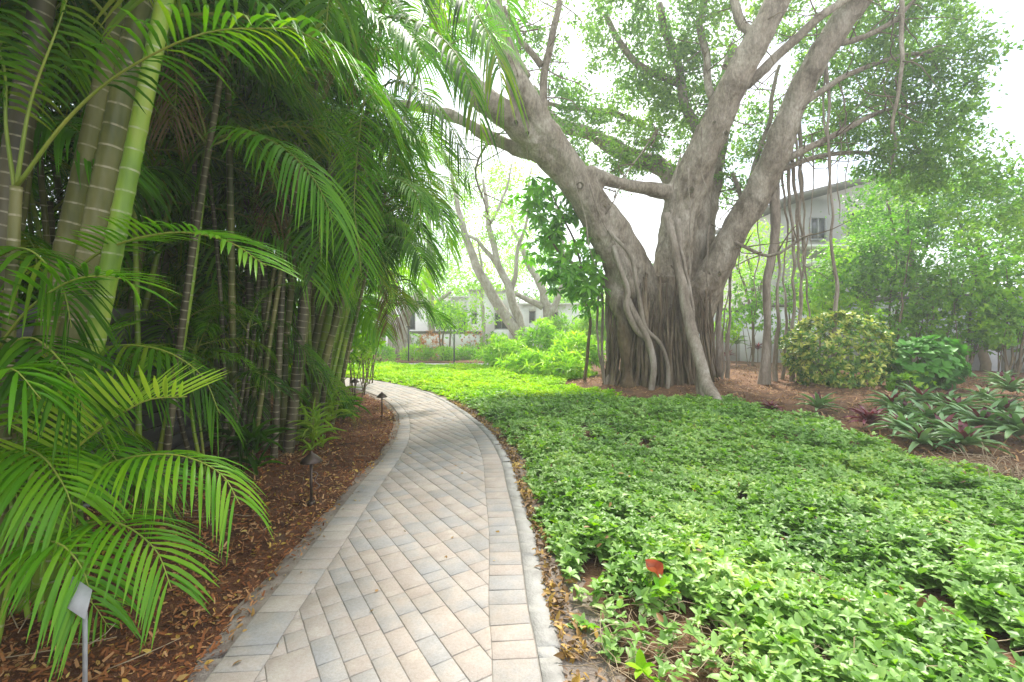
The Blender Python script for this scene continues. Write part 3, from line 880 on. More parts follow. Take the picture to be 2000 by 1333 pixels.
# ------------------------------------------------------------------ palms
def frond_geo(pts, Lmax, nl=34, w0=.022, vee=.45, droop=.55, start=.22, fan=.9, side_bias=0.0, seg=5, up=(0, 0, 1)):
    """rachis curve and leaflets. returns rachis (V,T,Q,U), list of leaflet (V,F)"""
    p = spline(pts, .04)
    T = nrm(np.gradient(p, axis=0))
    n = len(p)
    rr = np.linspace(.013, .0025, n) * (Lmax / .45)
    rach = tube(p[::2] if n > 40 else p, rr[::2] if n > 40 else rr, 5)
    lf = []
    upv = np.array(up, float)
    for k in range(nl):
        t = start + (1 - start) * (k + .5) / nl
        for sg in (-1, 1):
            tt = min(.999, max(0, t + random.uniform(-.006, .006)))
            i = int(tt * (n - 1))
            tg = T[i]
            sd_ = np.cross(tg, upv)
            if np.linalg.norm(sd_) < .25: sd_ = np.cross(tg, np.array((1.0, .3, 0)))
            sd_ = sd_ / np.linalg.norm(sd_)
            un = np.cross(sd_, tg)
            q = (t - start) / (1 - start)
            L_ = Lmax * (.45 + .55 * math.sin(math.pi * min(1, .12 + q * .80))) * random.uniform(.9, 1.07)
            fwd = .35 + fan * q ** 1.2
            d = sd_ * sg * 1.0 + tg * fwd + un * (vee + random.uniform(-.1, .1)) 
            d = d / np.linalg.norm(d)
            wv = tg - d * np.dot(tg, d); wv /= max(1e-6, np.linalg.norm(wv))
            s_ = np.linspace(0, 1, seg)
            dr = droop * random.uniform(.7, 1.25)
            c = p[i] + s_[:, None] * L_ * d + np.array((0, 0, -1.0)) * (dr * L_ * s_[:, None] ** 2.1)
            # keep length
            W = w0 * (Lmax / .45) * np.array([.35, .95, 1.0, .72, .04] if seg == 5 else np.interp(s_, [0, .2, .5, .8, 1], [.35, .95, 1, .6, .04])) * (1 if q < .9 else .75)
            nn = np.cross(d, wv)
            V = np.empty((seg * 3, 3))
            V[0::3] = c + wv * W[:, None] * .5 - nn * W[:, None] * .14
            V[1::3] = c
            V[2::3] = c - wv * W[:, None] * .5 - nn * W[:, None] * .14
            F = []
            for a in range(seg - 1):
                b = 3 * a
                F += [(b, b + 1, b + 4), (b, b + 4, b + 3), (b + 1, b + 2, b + 5), (b + 1, b + 5, b + 4)]
            lf.append((V, np.array(F)))
    return rach, lf


def frond_mesh(name, pts, mat, **kw):
    (rv, rt, rq, ru), lf = frond_geo(pts, **kw)
    V = [rv]; T = [rt]; n = len(rv)
    for lv, lff in lf:
        V.append(lv); T.append(lff + n); n += len(lv)
    T = np.concatenate(T)
    midx = np.concatenate([np.ones(len(rq)), np.ones(len(rt)), np.zeros(len(T) - len(rt))])
    return mk(name, np.concatenate(V), [rq, T], None, mats=[mat, M['rachis']], midx=midx)


def arc(e0, curv, ln, n=7, side=0.0):
    """frond leaving along +X at elevation e0 (rad), bending down"""
    pts = [np.zeros(3)]; e = e0
    for k in range(n):
        stp = ln / n
        e -= curv / n * (0.4 + 1.2 * k / n)
        pts.append(pts[-1] + np.array((math.cos(e) * stp, side * (k / n) * stp, math.sin(e) * stp)))
    return np.array(pts)


FV = {}
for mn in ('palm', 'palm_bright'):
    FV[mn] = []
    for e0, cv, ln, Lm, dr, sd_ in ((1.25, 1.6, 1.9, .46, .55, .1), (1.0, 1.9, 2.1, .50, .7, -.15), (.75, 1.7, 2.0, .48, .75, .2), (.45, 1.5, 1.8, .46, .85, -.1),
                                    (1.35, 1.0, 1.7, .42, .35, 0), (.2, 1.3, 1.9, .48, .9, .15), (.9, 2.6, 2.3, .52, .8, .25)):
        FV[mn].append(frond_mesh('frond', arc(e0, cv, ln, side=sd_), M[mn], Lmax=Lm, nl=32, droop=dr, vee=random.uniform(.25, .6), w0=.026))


def cane(th, p0, p1, r, mat, bend=(0, 0, 0), n=9, sp=.13, shaft=True):
    """ringed stem with a slight swelling at each ring; positions are world, stored relative to the thing"""
    p0, p1 = np.array(p0, float), np.array(p1, float)
    mid = (p0 + p1) / 2 + np.array(bend)
    p = spline([p0, mid, p1], sp / 4)
    d = np.concatenate([[0], np.cumsum(np.linalg.norm(np.diff(p, axis=0), axis=1))])
    fr = (d / sp) % 1
    rad = r * np.linspace(1.12, .82, len(p)) * (1 + .07 * np.exp(-((np.minimum(fr, 1 - fr)) / .1) ** 2))
    V, T, Q, U = tube(p, rad, n)
    me = mk('cane', V - np.array(th.location), [Q, T], mat, uv=U, smooth=True)
    return ob('cane', me, th), p[-1], nrm(p[-1] - p[-4])


def clump(x, y, n, h0, h1, spread, label, nf=5, lean=(0, 0), mats=('cane_green', 'cane_tan', 'cane_dark'), fm='palm', scale=(.8, 1.1), r=(.021, .036), az=None, name='areca_palm', zlow=0):
    random.seed(int(abs(x) * 1000 + y * 77 + n))
    th = thing(name, label, 'palm', (x, y, 0), 'clumping palms along the left of the path')
    for k in range(n):
        a = random.uniform(0, 6.283); q = random.uniform(.1, 1) * spread
        p0 = np.array((x + math.cos(a) * q * .6, y + math.sin(a) * q * .6, 0))
        h = random.uniform(h0, h1)
        p1 = p0 + np.array((math.cos(a) * h * .13 + lean[0] * h, math.sin(a) * h * .13 + lean[1] * h, h))
        _, tip, tg = cane(th, p0, p1, random.uniform(*r), M[random.choice(mats)], (random.uniform(-.1, .1), random.uniform(-.1, .1), 0), sp=random.choice([.12, .14]) if r[1] > .04 else .1)
        add_fronds(th, tip, nf, fm, scale, az)
    return th


def add_fronds(th, tip, nf, fm='palm', scale=(.8, 1.1), az=None, ids=None):
    a0 = random.uniform(0, 6.28)
    for j in range(nf):
        mn = fm if random.random() < .75 else ('palm' if fm == 'palm_bright' else 'palm_bright')
        me = random.choice(FV[mn] if ids is None else [FV[mn][i] for i in ids])
        o = ob('frond', me, th, tuple(np.array(tip) - np.array(th.location) - (0, 0, random.uniform(0, .15))))
        ang = a0 + j * 2.399 if az is None else random.uniform(*az)
        o.rotation_euler = (random.uniform(-.3, .3), random.uniform(-.2, .2), ang)
        s_ = random.uniform(*scale)
        o.scale = (s_, s_, s_)


def hero_frond(th, pts, Lmax, mat, nl=26, **kw):
    """near frond: rachis mesh with each leaflet a mesh of its own"""
    pts = [np.array(q) for q in pts]
    (rv, rt, rq, ru), lf = frond_geo(pts, Lmax, nl=nl, **kw)
    off = np.array(th.location)
    base = pts[0]
    fo = ob('frond', mk('frond', rv - base, [rq, rt], M['rachis'], smooth=True), th, tuple(base - off))
    for V, F in lf:
        c = V[1]
        ob('leaflet', mk('leaflet', V - c, F, mat, smooth=True), fo, tuple(c - base))
    return fo


# near big-caned clump at the left edge of the picture
A = thing('areca_palm', 'clump of thick green and tan ringed canes rising at the far left', 'palm', (-3.0, 3.15, 0), 'clumping palms along the left of the path')
for (bx, by), (tx, ty), wpx, mt, d in (((75, 640), (178, 235), 36, 'cane_tan', 3.2), ((128, 650), (240, 150), 44, 'cane_tan', 2.9), ((160, 640), (262, 150), 21, 'cane_green', 2.95), ((150, 760), (292, 120), 33, 'cane_green', 2.75), ((-40, 600), (75, 20), 44, 'cane_dark', 3.0)):
    b, t_ = P(bx, by, d), P(tx, ty, d + .1)
    g = b + (b - t_) * (b[2] / (t_[2] - b[2])) * .75; g[2] = 0
    t2 = t_ + (t_ - b) * .55
    _, tip, tg = cane(A, g, t2, wpx * d / FPX / 2, M[mt], (0, 0, 0), n=14, sp=.13)
    add_fronds(A, tip, 4, 'palm', (.9, 1.15))
# slim tan cane with its petioles at the very edge
_, tip, tg = cane(A, P(-10, 1100, 2.6) * (1, 1, 0), P(32, 365, 2.6), .032, M['cane_tan'], (0, 0, 0), n=12, sp=.16)
for q in ([P(32, 365, 2.6), P(60, 200, 2.6), P(110, 60, 2.6), P(150, -60, 2.7)], [P(32, 365, 2.6), P(130, 235, 2.55), P(240, 140, 2.5), P(400, 65, 2.45), P(560, 55, 2.5)],
          [P(30, 375, 2.6), P(12, 250, 2.6), P(5, 120, 2.6), P(-60, -20, 2.6)]):
    hero_frond(A, q, .42, M['palm'], nl=22, start=.42, droop=.7, w0=.026)

# foreground young clump whose fronds arch over the mulch
B = thing('areca_palm', 'young palm clump with bright arching fronds in the lower left corner', 'palm', (-2.75, 2.5, 0), 'clumping palms along the left of the path')
for k in range(12):
    x, y = -2.72 + random.uniform(-.35, .22), 2.45 + random.uniform(-.3, .35)
    cane(B, (x, y, 0), (x + random.uniform(-.12, .12), y + random.uniform(-.1, .1), random.uniform(.45, 1.0)), random.uniform(.009, .016), M['cane_green'], (0, 0, 0), n=7, sp=.09)
HF = [  # pixel points with distances, leaflet length, material
    ([(120, 560, 2.9), (200, 490, 2.8), (330, 455, 2.7), (440, 470, 2.6), (520, 520, 2.5)], .40, 'palm_bright', dict(droop=.25, vee=.3)),
    ([(-20, 700, 2.4), (60, 600, 2.3), (150, 545, 2.3), (240, 545, 2.3), (270, 570, 2.3)], .34, 'palm_bright', dict(droop=.3, vee=.4)),
    ([(10, 1010, 2.6), (90, 930, 2.5), (180, 850, 2.4), (280, 785, 2.3), (365, 775, 2.25)], .40, 'palm_yellow', dict(droop=.05, vee=.75)),
    ([(60, 1010, 2.55), (150, 935, 2.5), (250, 895, 2.45), (350, 890, 2.4), (430, 925, 2.35), (468, 985, 2.3)], .33, 'palm_bright', dict(droop=.7, vee=.1)),
    ([(-30, 960, 2.5), (20, 880, 2.4), (80, 890, 2.3), (130, 960, 2.2), (145, 1020, 2.2)], .36, 'palm_bright', dict(droop=.6, vee=.2)),
    ([(30, 1120, 2.5), (120, 1040, 2.4), (220, 1020, 2.3), (300, 1070, 2.2), (335, 1150, 2.15)], .34, 'palm_bright', dict(droop=.45, vee=.15)),
    ([(-30, 1120, 2.3), (40, 1070, 2.2), (110, 1060, 2.1), (160, 1110, 2.05), (180, 1180, 2.0)], .33, 'palm_bright', dict(droop=.6, vee=.15)),
    ([(-60, 820, 2.4), (-10, 700, 2.3), (60, 660, 2.3), (130, 720, 2.2), (165, 800, 2.2)], .36, 'palm', dict(droop=.7, vee=.2)),
    ([(60, 800, 3.0), (180, 690, 2.95), (300, 680, 2.9), (390, 730, 2.9), (430, 810, 2.9)], .38, 'palm', dict(droop=.7, vee=.2)),
    ([(-60, 900, 2.2), (-30, 780, 2.1), (20, 720, 2.0), (80, 780, 2.0)], .34, 'palm_bright', dict(droop=.6, vee=.3)),
    ([(0, 1100, 2.9), (60, 960, 2.9), (150, 790, 2.9), (250, 740, 2.8), (330, 790, 2.8)], .36, 'palm', dict(droop=.6, vee=.3)),
    ([(20, 1200, 2.5), (90, 1140, 2.45), (170, 1170, 2.4), (215, 1230, 2.4)], .2, 'palm_bright', dict(droop=.4, vee=.1)),
    ([(-60, 560, 2.6), (0, 500, 2.5), (60, 490, 2.4), (120, 560, 2.4), (140, 640, 2.4)], .36, 'palm', dict(droop=.7, vee=.2)),
]
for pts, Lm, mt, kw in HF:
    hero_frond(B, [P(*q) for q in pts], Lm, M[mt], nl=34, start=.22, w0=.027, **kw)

random.seed(5)
for k in range(20):
    x, y = random.uniform(-3.2, -2.7), random.uniform(2.3, 3.2)
    o = ob('frond', random.choice(FV[random.choice(['palm', 'palm_bright'])]), B, tuple(np.array((x, y, random.uniform(.3, 1.1))) - np.array(B.location)))
    o.rotation_euler = (random.uniform(-.2, .2), random.uniform(-.2, .2), random.uniform(-2.4, 2.6)); q = random.uniform(.35, .55); o.scale = (q, q, q)

# the main clumps of canes
Cc = thing('areca_palm', 'tall clump of leaning ringed canes beside the nearer path light', 'palm', (-2.85, 5.9, 0), 'clumping palms along the left of the path')
CS = [((563, 885), (600, 560), (650, 300), 19, 'cane_dark', 5.8), ((590, 845), (612, 680), (680, 420), 15, 'cane_tan', 6.2), ((603, 850), (640, 640), (710, 330), 19, 'cane_green', 6.1),
      ((612, 840), (655, 660), (720, 440), 14, 'cane_green', 6.4), ((597, 860), (630, 720), (700, 480), 14, 'cane_tan', 6.0), ((622, 835), (668, 640), (740, 360), 14, 'cane_green', 6.6),
      ((535, 900), (545, 700), (560, 380), 12, 'cane_dark', 5.7), ((518, 880), (520, 660), (500, 260), 14, 'cane_dark', 6.0), ((490, 870), (490, 640), (470, 120), 14, 'cane_dark', 6.2),
      ((575, 870), (590, 700), (620, 380), 14, 'cane_tan', 6.0), ((640, 815), (650, 680), (690, 560), 12, 'cane_dark', 7.2), ((660, 800), (672, 700), (700, 590), 10, 'cane_dark', 7.8), ((553, 880), (560, 660), (610, 200), 12, 'cane_tan', 6.3),
      ((650, 808), (668, 690), (715, 500), 12, 'cane_green', 7.2)]
for b, m_, t_, wpx, mt, d in CS:
    g = G(*b); d = g[1]
    pm = P(m_[0], m_[1], d); pt = P(t_[0], t_[1], d)
    p = spline([g, pm, pt], .03)
    dist = np.concatenate([[0], np.cumsum(np.linalg.norm(np.diff(p, axis=0), axis=1))])
    sp = .085 if mt == 'cane_dark' else (.13 if mt == 'cane_green' else .14)
    fr = (dist / sp) % 1
    r_ = wpx * d / FPX / 2
    rad = r_ * np.linspace(1.1, .8, len(p)) * (1 + .08 * np.exp(-((np.minimum(fr, 1 - fr)) / .1) ** 2))
    V, T, Q, U = tube(p, rad, 10)
    ob('cane', mk('cane', V - np.array(Cc.location), [Q, T], M[mt], uv=U, smooth=True), Cc)
    tip = p[-1]
    if tip[2] > 2.0: add_fronds(Cc, tip, 5, 'palm', (.8, 1.05))
# the hanging frond and the ones reaching over the path
for pts, Lm, mt, kw in [
    ([(735, 90, 5.2), (712, 190, 5.0), (698, 300, 4.9), (692, 400, 4.85), (700, 480, 4.8), (706, 540, 4.8)], .42, 'palm_bright', dict(droop=.55, vee=.0, up=(0, -1, .2), w0=.020)),
    ([(700, 120, 5.2), (745, 40, 4.9), (830, 50, 4.6), (900, 120, 4.4), (935, 220, 4.3), (945, 290, 4.3)], .50, 'palm', dict(droop=.8, vee=.1)),
    ([(700, 210, 5.2), (770, 160, 4.9), (850, 200, 4.7), (900, 290, 4.6), (910, 350, 4.6)], .46, 'palm', dict(droop=.8, vee=.1)),
    ([(690, 400, 5.6), (740, 350, 5.3), (795, 360, 5.1), (822, 410, 5.0), (800, 470, 5.0)], .34, 'palm_bright', dict(droop=.5, vee=.2)),
    ([(720, 60, 5.0), (790, -40, 4.6), (890, -20, 4.3), (960, 80, 4.1), (985, 180, 4.0)], .52, 'palm', dict(droop=.9, vee=.1)),
    ([(690, 330, 6.0), (760, 270, 5.8), (850, 290, 5.6), (900, 360, 5.5)], .5, 'palm_bright', dict(droop=.5, vee=.3)),
    ([(560, 120, 5.2), (600, 20, 4.8), (680, 0, 4.4), (760, 60, 4.2), (790, 120, 4.2)], .5, 'palm_bright', dict(droop=.5, vee=.3)),
]:
    hero_frond(Cc, [P(*q) for q in pts], Lm, M[mt], nl=32, start=.28, w0=kw.pop('w0', .026), **kw)

clump(-3.55, 7.4, 9, 2.3, 4.6, .5, 'second tall palm clump standing behind the clump of leaning canes', 5, (.03, 0))
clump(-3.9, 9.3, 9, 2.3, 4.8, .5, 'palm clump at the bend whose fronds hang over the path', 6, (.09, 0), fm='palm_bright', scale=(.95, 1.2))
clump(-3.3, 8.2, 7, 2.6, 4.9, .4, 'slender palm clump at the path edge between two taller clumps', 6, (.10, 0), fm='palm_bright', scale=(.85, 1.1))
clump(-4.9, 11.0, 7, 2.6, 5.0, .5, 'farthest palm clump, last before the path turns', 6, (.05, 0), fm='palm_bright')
clump(-4.6, 5.0, 9, 2.0, 4.6, .5, 'dark palm clump rising just behind the slat fence', 5, (.02, 0))
clump(-5.4, 7.0, 9, 1.8, 5.2, .7, 'shaded palm clump behind the fence near its bend', 5)
clump(-6.6, 8.8, 9, 2.0, 5.5, .8, 'shaded palm clump deep behind the fence', 5)
clump(-5.0, 3.9, 8, 1.8, 4.6, .6, 'shaded palm clump behind the thick tan canes', 5)
clump(-6.8, 5.6, 8, 2.2, 5.4, .8, 'tall shaded palm clump at the back of the grove', 5)
clump(-4.2, 6.4, 9, 1.2, 3.0, .4, 'low palm clump filling the grove under taller crowns', 5)
clump(-3.0, 1.4, 3, 4.2, 4.8, .3, 'palm clump beside the camera whose crown closes the top left', 6, (0, .05), az=(1.2, 4.6))
clump(-3.5, 4.4, 5, 3.4, 4.6, .3, 'palm clump with high crown between the thick canes and the leaning canes', 6, (.02, 0))

for x_, y_, lab_ in ((-3.35, 5.1, 'low shaded palm in front of the fence beside the leaning canes'), (-3.7, 6.0, 'low palm filling the gap behind the leaning canes')):
    clump(x_, y_, 5, .9, 2.3, .25, lab_, 6, (.03, 0), scale=(.34, .52), r=(.014, .024), mats=('cane_green', 'cane_dark'))
clump(-3.75, 2.4, 4, 5.2, 6.0, .3, 'tall palm clump added at the left, its crown above the picture to shade the grove', 8, (0, .03), scale=(1.0, 1.3), az=(1.0, 4.9))  # crown out of view, added as canopy to darken the grove
clump(-4.4, 3.4, 6, 4.6, 6.0, .5, 'tallest palm clump over the fence behind the thick canes', 7, (.02, 0), scale=(1.0, 1.3))
clump(-3.2, 5.4, 5, 4.4, 5.4, .4, 'high crowned palm clump above the leaning canes', 7, (.06, 0), fm='palm_bright', scale=(.95, 1.2))
clump(-3.0, 7.0, 5, 4.8, 6.2, .4, 'high crowned palm clump leaning out over the path', 7, (.10, 0), fm='palm_bright', scale=(.95, 1.2))
clump(-5.6, 9.6, 8, 4.0, 6.4, .8, 'tall palm clump at the far left back of the grove', 7, (.03, 0), scale=(1.0, 1.3))
clump(-5.0, 5.8, 8, 4.0, 6.4, .8, 'tall palm clump in the middle of the grove', 7, (.02, 0), scale=(1.0, 1.3))
clump(-2.9, .2, 5, 2.4, 5.0, .5, 'unseen palm clump added just left of the camera to shade the grove', 7, (0, .04), scale=(.9, 1.2), az=(1.8, 4.4))  # out of frame, added to keep light off the grove
clump(-3.0, -1.6, 6, 2.4, 5.5, .5, 'unseen palm clump added left behind the camera to shade the grove', 7, (0, 0), scale=(.9, 1.2), az=(1.8, 4.4))  # behind the view, added as a shade-giver for the palms

# dark thicket behind the palms
def thicket(name, label, blobs, per, cr, Ln, mat, tpl=T2, asp=.3, down=.3):
    V, F = leaf_blobs(blobs, per, cr, Ln, asp, tpl, down)
    return tag(ob(name, mk(name, V, F, mat)), label, kind='stuff')


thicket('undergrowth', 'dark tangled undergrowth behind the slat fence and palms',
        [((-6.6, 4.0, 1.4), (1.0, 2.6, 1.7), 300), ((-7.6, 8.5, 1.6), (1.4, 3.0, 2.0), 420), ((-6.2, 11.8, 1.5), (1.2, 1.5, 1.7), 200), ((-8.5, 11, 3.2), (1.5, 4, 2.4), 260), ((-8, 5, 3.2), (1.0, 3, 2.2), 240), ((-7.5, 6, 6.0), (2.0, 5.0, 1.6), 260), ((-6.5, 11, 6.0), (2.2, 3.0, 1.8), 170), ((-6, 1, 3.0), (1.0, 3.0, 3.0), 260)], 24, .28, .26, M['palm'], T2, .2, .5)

M['palm_dead'] = leaf_mat('dead_palm_frond', [(0.10, 0.06, 0.03), (0.20, 0.13, 0.06), (0.30, 0.22, 0.11)], rough=0.7, trans=0.2, glow=(1.2, 1.0, .7), spec=.2)
for pts in ([(672, -60, 5.0), (680, 20, 4.9), (672, 90, 4.9), (660, 150, 4.9)], [(560, 220, 5.4), (545, 300, 5.3), (530, 380, 5.3), (524, 440, 5.3)], [(330, 60, 4.2), (345, 160, 4.1), (335, 250, 4.1)], [(745, 500, 7.0), (765, 570, 6.9), (760, 640, 6.9)]):
    pw = [P(*q) for q in pts]
    me = frond_mesh('dead_frond', [q - pw[0] for q in pw], M['palm_dead'], Lmax=.34, nl=22, droop=1.1, vee=.0, w0=.018, up=(0, -1, .2))
    o = ob('dead_frond', me, Cc, tuple(pw[0] - np.array(Cc.location))); o['label'] = 'withered brown hanging frond'

# small seedlings at the foot of the clump
def tuft(x, y, h, n, label, mat, name='palm_seedling', cat='plant', asp=.09, L0=.3, group=None, z=0):
    th = thing(name, label, cat, (x, y, z), group)
    C = np.zeros((n, 3)); C[:, :2] = rng.normal(0, .05 * L0 / .3, (n, 2)); C[:, 2] = rng.uniform(0, h, n)
    p, d, nr = whorls(C, np.tile((0, 0, 1.0), (n, 1)), 5, .85, .35)
    L_ = L0 * rng.uniform(.6, 1.2, len(p))
    V, F = leaves(p, d, nr, L_, L_ * asp, T8, rng.uniform(.8, 2.4, len(p)))
    ob('foliage', mk('foliage', V, F, mat, smooth=True), th)
    mb = MB()
    for k in range(4):
        a = rng.normal(0, .03, 2)
        add_tube(mb, [(a[0], a[1], -.02), (a[0] * 1.5, a[1] * 1.5, h * .5), (a[0] * 2, a[1] * 2, h)], .005, 5, .1)
    ob('stem', mb.mesh('stem', M['rachis']), th)
    return th


g = G(612, 880); tuft(g[0], g[1], .42, 16, 'small lime palm seedling at the foot of the leaning canes', M['palm_yellow'], group='seedlings at the foot of the palms', L0=.34)
g = G(668, 822); tuft(g[0], g[1], .42, 16, 'bushy palm seedling beyond the leaning canes, beside the far path light', M['palm_bright'], group='seedlings at the foot of the palms', L0=.42)
g = G(640, 845); tuft(g[0], g[1], .5, 14, 'upright palm seedling between its two lower neighbours', M['palm_yellow'], group='seedlings at the foot of the palms', L0=.40)
g = G(486, 915); tuft(g[0], g[1], .3, 12, 'dark drooping seedling left of the canes by the fence', M['palm'], group='seedlings at the foot of the palms', L0=.5)


# ------------------------------------------------------------------ broad leaf shrubs
def shrub(name, label, c, r, nw, k, Ln, asp, mat, tilt=1.0, tpl=T6, stems=6, group=None, stem_mat='twig', droop=0.0, cat='shrub', base_r=.2, shell=.55, gap=0.0):
    th = thing(name, label, cat, (c[0], c[1], 0), group)
    cz = c[2]
    u = rdir(nw); rad = rng.uniform(shell, 1, nw) ** .6
    if gap:
        f = np.array([noise.noise(Vector(a * 1.7 + np.array(c) * .37)) for a in u])
        rad = rad * (1 + f * gap)
    C = np.array((0, 0, cz)) + u * rad[:, None] * np.array(r)
    ok = C[:, 2] > .06; C, u = C[ok], u[ok]
    ax = u + np.array((0, 0, .6 - droop))
    p, d, nr = whorls(C, ax, k, tilt, .25)
    d[:, 2] -= droop * .8
    L_ = Ln * rng.uniform(.65, 1.2, len(p))
    V, F = leaves(p, d, nr + np.array((0, 0, .4)), L_, L_ * asp, tpl, rng.uniform(.5, 1.8, len(p)))
    ob('foliage', mk('foliage', V, F, mat, smooth=tpl is not T2), th)
    mb = MB()
    for q in range(stems):
        j = rng.integers(0, len(C))
        b = rng.normal(0, base_r * .5, 2)
        add_tube(mb, [(b[0], b[1], -.03), ((b[0] + C[j, 0] * .4), (b[1] + C[j, 1] * .4), C[j, 2] * .5), tuple(C[j])], [.018, .012, .005], 5, .15, .01)
    ob('stems', mb.mesh('stems', M[stem_mat]), th)
    return th


def at(px, py_base, py_mid):
    g = G(px, py_base); z = EYE + (HOR - py_mid) * g[1] / FPX
    return (g[0], g[1], z)


# variegated bush, broad green shrub
shrub('variegated_bush', 'rounded bush of cream and green variegated leaves before the pale wall', (8.05, 11.4, .98), (1.2, 1.05, 1.0), 760, 7, .15, .42, M['varieg'], .9, stems=8, gap=.12, shell=.7)
shrub('broadleaf_shrub', 'low shrub of glossy round green leaves right of the variegated bush', (9.6, 10.8, .75), (.85, .7, .62), 210, 5, .20, .72, M['bigleaf'], 1.1, stems=6, gap=.3)
shrub('broadleaf_shrub', 'small pale leafed shrub at the right foot of the variegated bush', (8.9, 10.3, .35), (.45, .35, .28), 60, 5, .12, .5, M['shrub'], 1.1, stems=3)

# umbrella tree left of banyan trunk
um = thing('umbrella_tree', 'umbrella tree with drooping glossy leaves hanging left of the banyan trunk', 'tree', (2.0, 12.6, 0))
Vs, Fs, nn = [], [], 0
for (px, py, d, rx, rz, m_) in [(1120, 470, 11.6, 1.0, 1.3, 72), (1080, 400, 11.8, .8, .8, 40), (1140, 560, 11.6, .55, .75, 34), (1060, 470, 12.0, .6, .8, 30), (1100, 545, 11.5, .5, .6, 22), (1165, 480, 12.2, .5, 1.0, 22), (1040, 380, 12.3, .6, .5, 18)]:
    c = P(px, py, d)
    C = c + rdir(m_) * rng.uniform(.3, 1, (m_, 1)) ** .5 * np.array((rx, .6, rz)) - np.array(um.location)
    ax = rdir(m_, .8)
    p, dd, nr = whorls(C, ax, 7, 1.25, .2, .03)
    dd[:, 2] -= .75
    L_ = .27 * rng.uniform(.7, 1.2, len(p))
    V, F = leaves(p, dd, nr, L_, L_ * .36, T6, rng.uniform(.6, 1.5, len(p)))
    Vs.append(V); Fs.append(F + nn); nn += len(V)
ob('foliage', mk('foliage', np.concatenate(Vs), np.concatenate(Fs), M['scheff'], smooth=True), um)
for pts in ([(2.0, 12.6, 0), P(1150, 620, 12.2), P(1130, 500, 11.9), P(1080, 380, 11.9)], [P(1140, 600, 12.2), P(1165, 520, 12.1), P(1150, 430, 12.0)], [P(1135, 530, 12), P(1090, 490, 11.8), P(1060, 440, 11.9)]):
    mb = MB(); add_tube(mb, [np.array(q) - np.array(um.location) for q in pts], np.linspace(.05, .02, len(pts)), 7, .2, .02)
    ob('trunk' if pts[0][2] == 0 else 'branch', mb.mesh('trunk', M['twig']), um)

# lime shrubs beyond the carpet
gl = 'lime green leafy shrubs behind the ground cover'
for i, (px, py, pm, rx, rz, lab) in enumerate([
    (985, 724, 692, .95, .50, 'lime ginger shrub at the left end of the lime row'), (1060, 718, 672, 1.0, .75, 'taller lime shrub with upright leaves in the lime row'),
    (1130, 732, 690, .85, .6, 'lime ginger shrub nearest the banyan roots'), (1030, 735, 712, .7, .32, 'low lime clump in front of the taller lime shrub'),
    (1165, 708, 640, .9, 1.0, 'tall yellow green shrub close behind the banyan trunk'), (1095, 698, 650, 1.1, .8, 'loose olive lime shrub at the back of the lime row'), (1100, 742, 716, .6, .3, 'low spreading lime clump at the edge of the carpet')]):
    c = at(px, py, pm)
    shrub('lime_shrub', lab, c, (rx, .7, rz), int(150 * rx * rz / .6) + 40, 6, .36, .17, M['lime'], .75, T8, 4, gl, gap=.7, shell=.3)

# shrubs along the right wall
gs = 'mixed green shrubs growing along the pale wall'
for (px, py, pm, rx, ry, rz, m_, mat, Ln, lab) in [
    (1640, 712, 510, 1.5, 1.0, 1.1, 520, 'shrub', .13, 'leafy shrub right of the hanging roots with bright upper leaves'),
    (1725, 715, 480, 1.5, 1.0, 1.2, 560, 'shrub', .13, 'tall shrub with bare slanting stems above the variegated bush'),
    (1800, 735, 545, 1.2, .8, .9, 400, 'shrub', .12, 'open shrub whose leaves stand against the pale wall'),
    (1880, 735, 520, 1.5, .9, 1.1, 560, 'shrub', .12, 'dense green shrub above the glossy round leafed shrub'),
    (1975, 745, 530, 1.2, .9, 1.2, 480, 'lime', .13, 'yellowish shrub at the right edge of the picture'),
    (1950, 740, 620, .9, .6, .6, 240, 'shrub', .13, 'lower green shrub under the yellowish one at the right edge'),
    (1560, 705, 545, .9, .8, .7, 200, 'shrub', .11, 'small leafy shrub behind the hanging roots'),
    (1470, 702, 560, 1.1, .9, 1.0, 300, 'shrub', .12, 'green shrub behind the right side of the banyan'),
    (1545, 700, 640, .9, .6, .55, 170, 'shrub', .11, 'low shrub at the foot of the wall between the hanging roots'), (1760, 700, 625, 1.1, .6, .6, 260, 'shrub', .12, 'low shrub hiding the wall above the variegated bush'), (1870, 700, 640, 1.0, .6, .6, 260, 'shrub', .12, 'low bright shrub at the wall behind the glossy shrub'), (1680, 700, 600, 1.0, .6, .5, 200, 'lime', .11, 'yellow green shrub spilling over the wall top'), (1420, 700, 620, .7, .5, .6, 130, 'lime', .13, 'bright leafy plant between banyan roots and the wall'),
    (1600, 700, 570, .8, .6, .5, 140, 'lime', .12, 'orange tinged lime shrub at the wall top')]:
    dd_ = 15.6 - (px - 1470) * .0055 + (1.5 if px < 1600 else 0)
    pc_ = P(px, pm, dd_); c = (pc_[0], dd_, pc_[2]); c = (c[0], c[1], c[2] * .84); rx, ry, rz, m_ = rx * .95, ry * .9, rz * 1.1, int(m_ * 1.25)
    th = shrub('garden_shrub', lab, c, (rx, ry, rz), m_, 5, Ln, .5, M[mat], 1.1, T6, 3, gs, gap=.6, shell=.25)
    mb = MB()
    for q in range(2):
        a = rng.normal(0, .12, 2)
        add_tube(mb, [(a[0], a[1], -.03), (a[0] * 2.2 + .1, a[1] * 2, c[2] * .5), (a[0] * 3.5 + .25, a[1] * 3, c[2] + rz * .5)], [.04, .03, .012], 6, .2, .03)
    ob('trunk', mb.mesh('trunk', M['twig'], smooth=True), th)


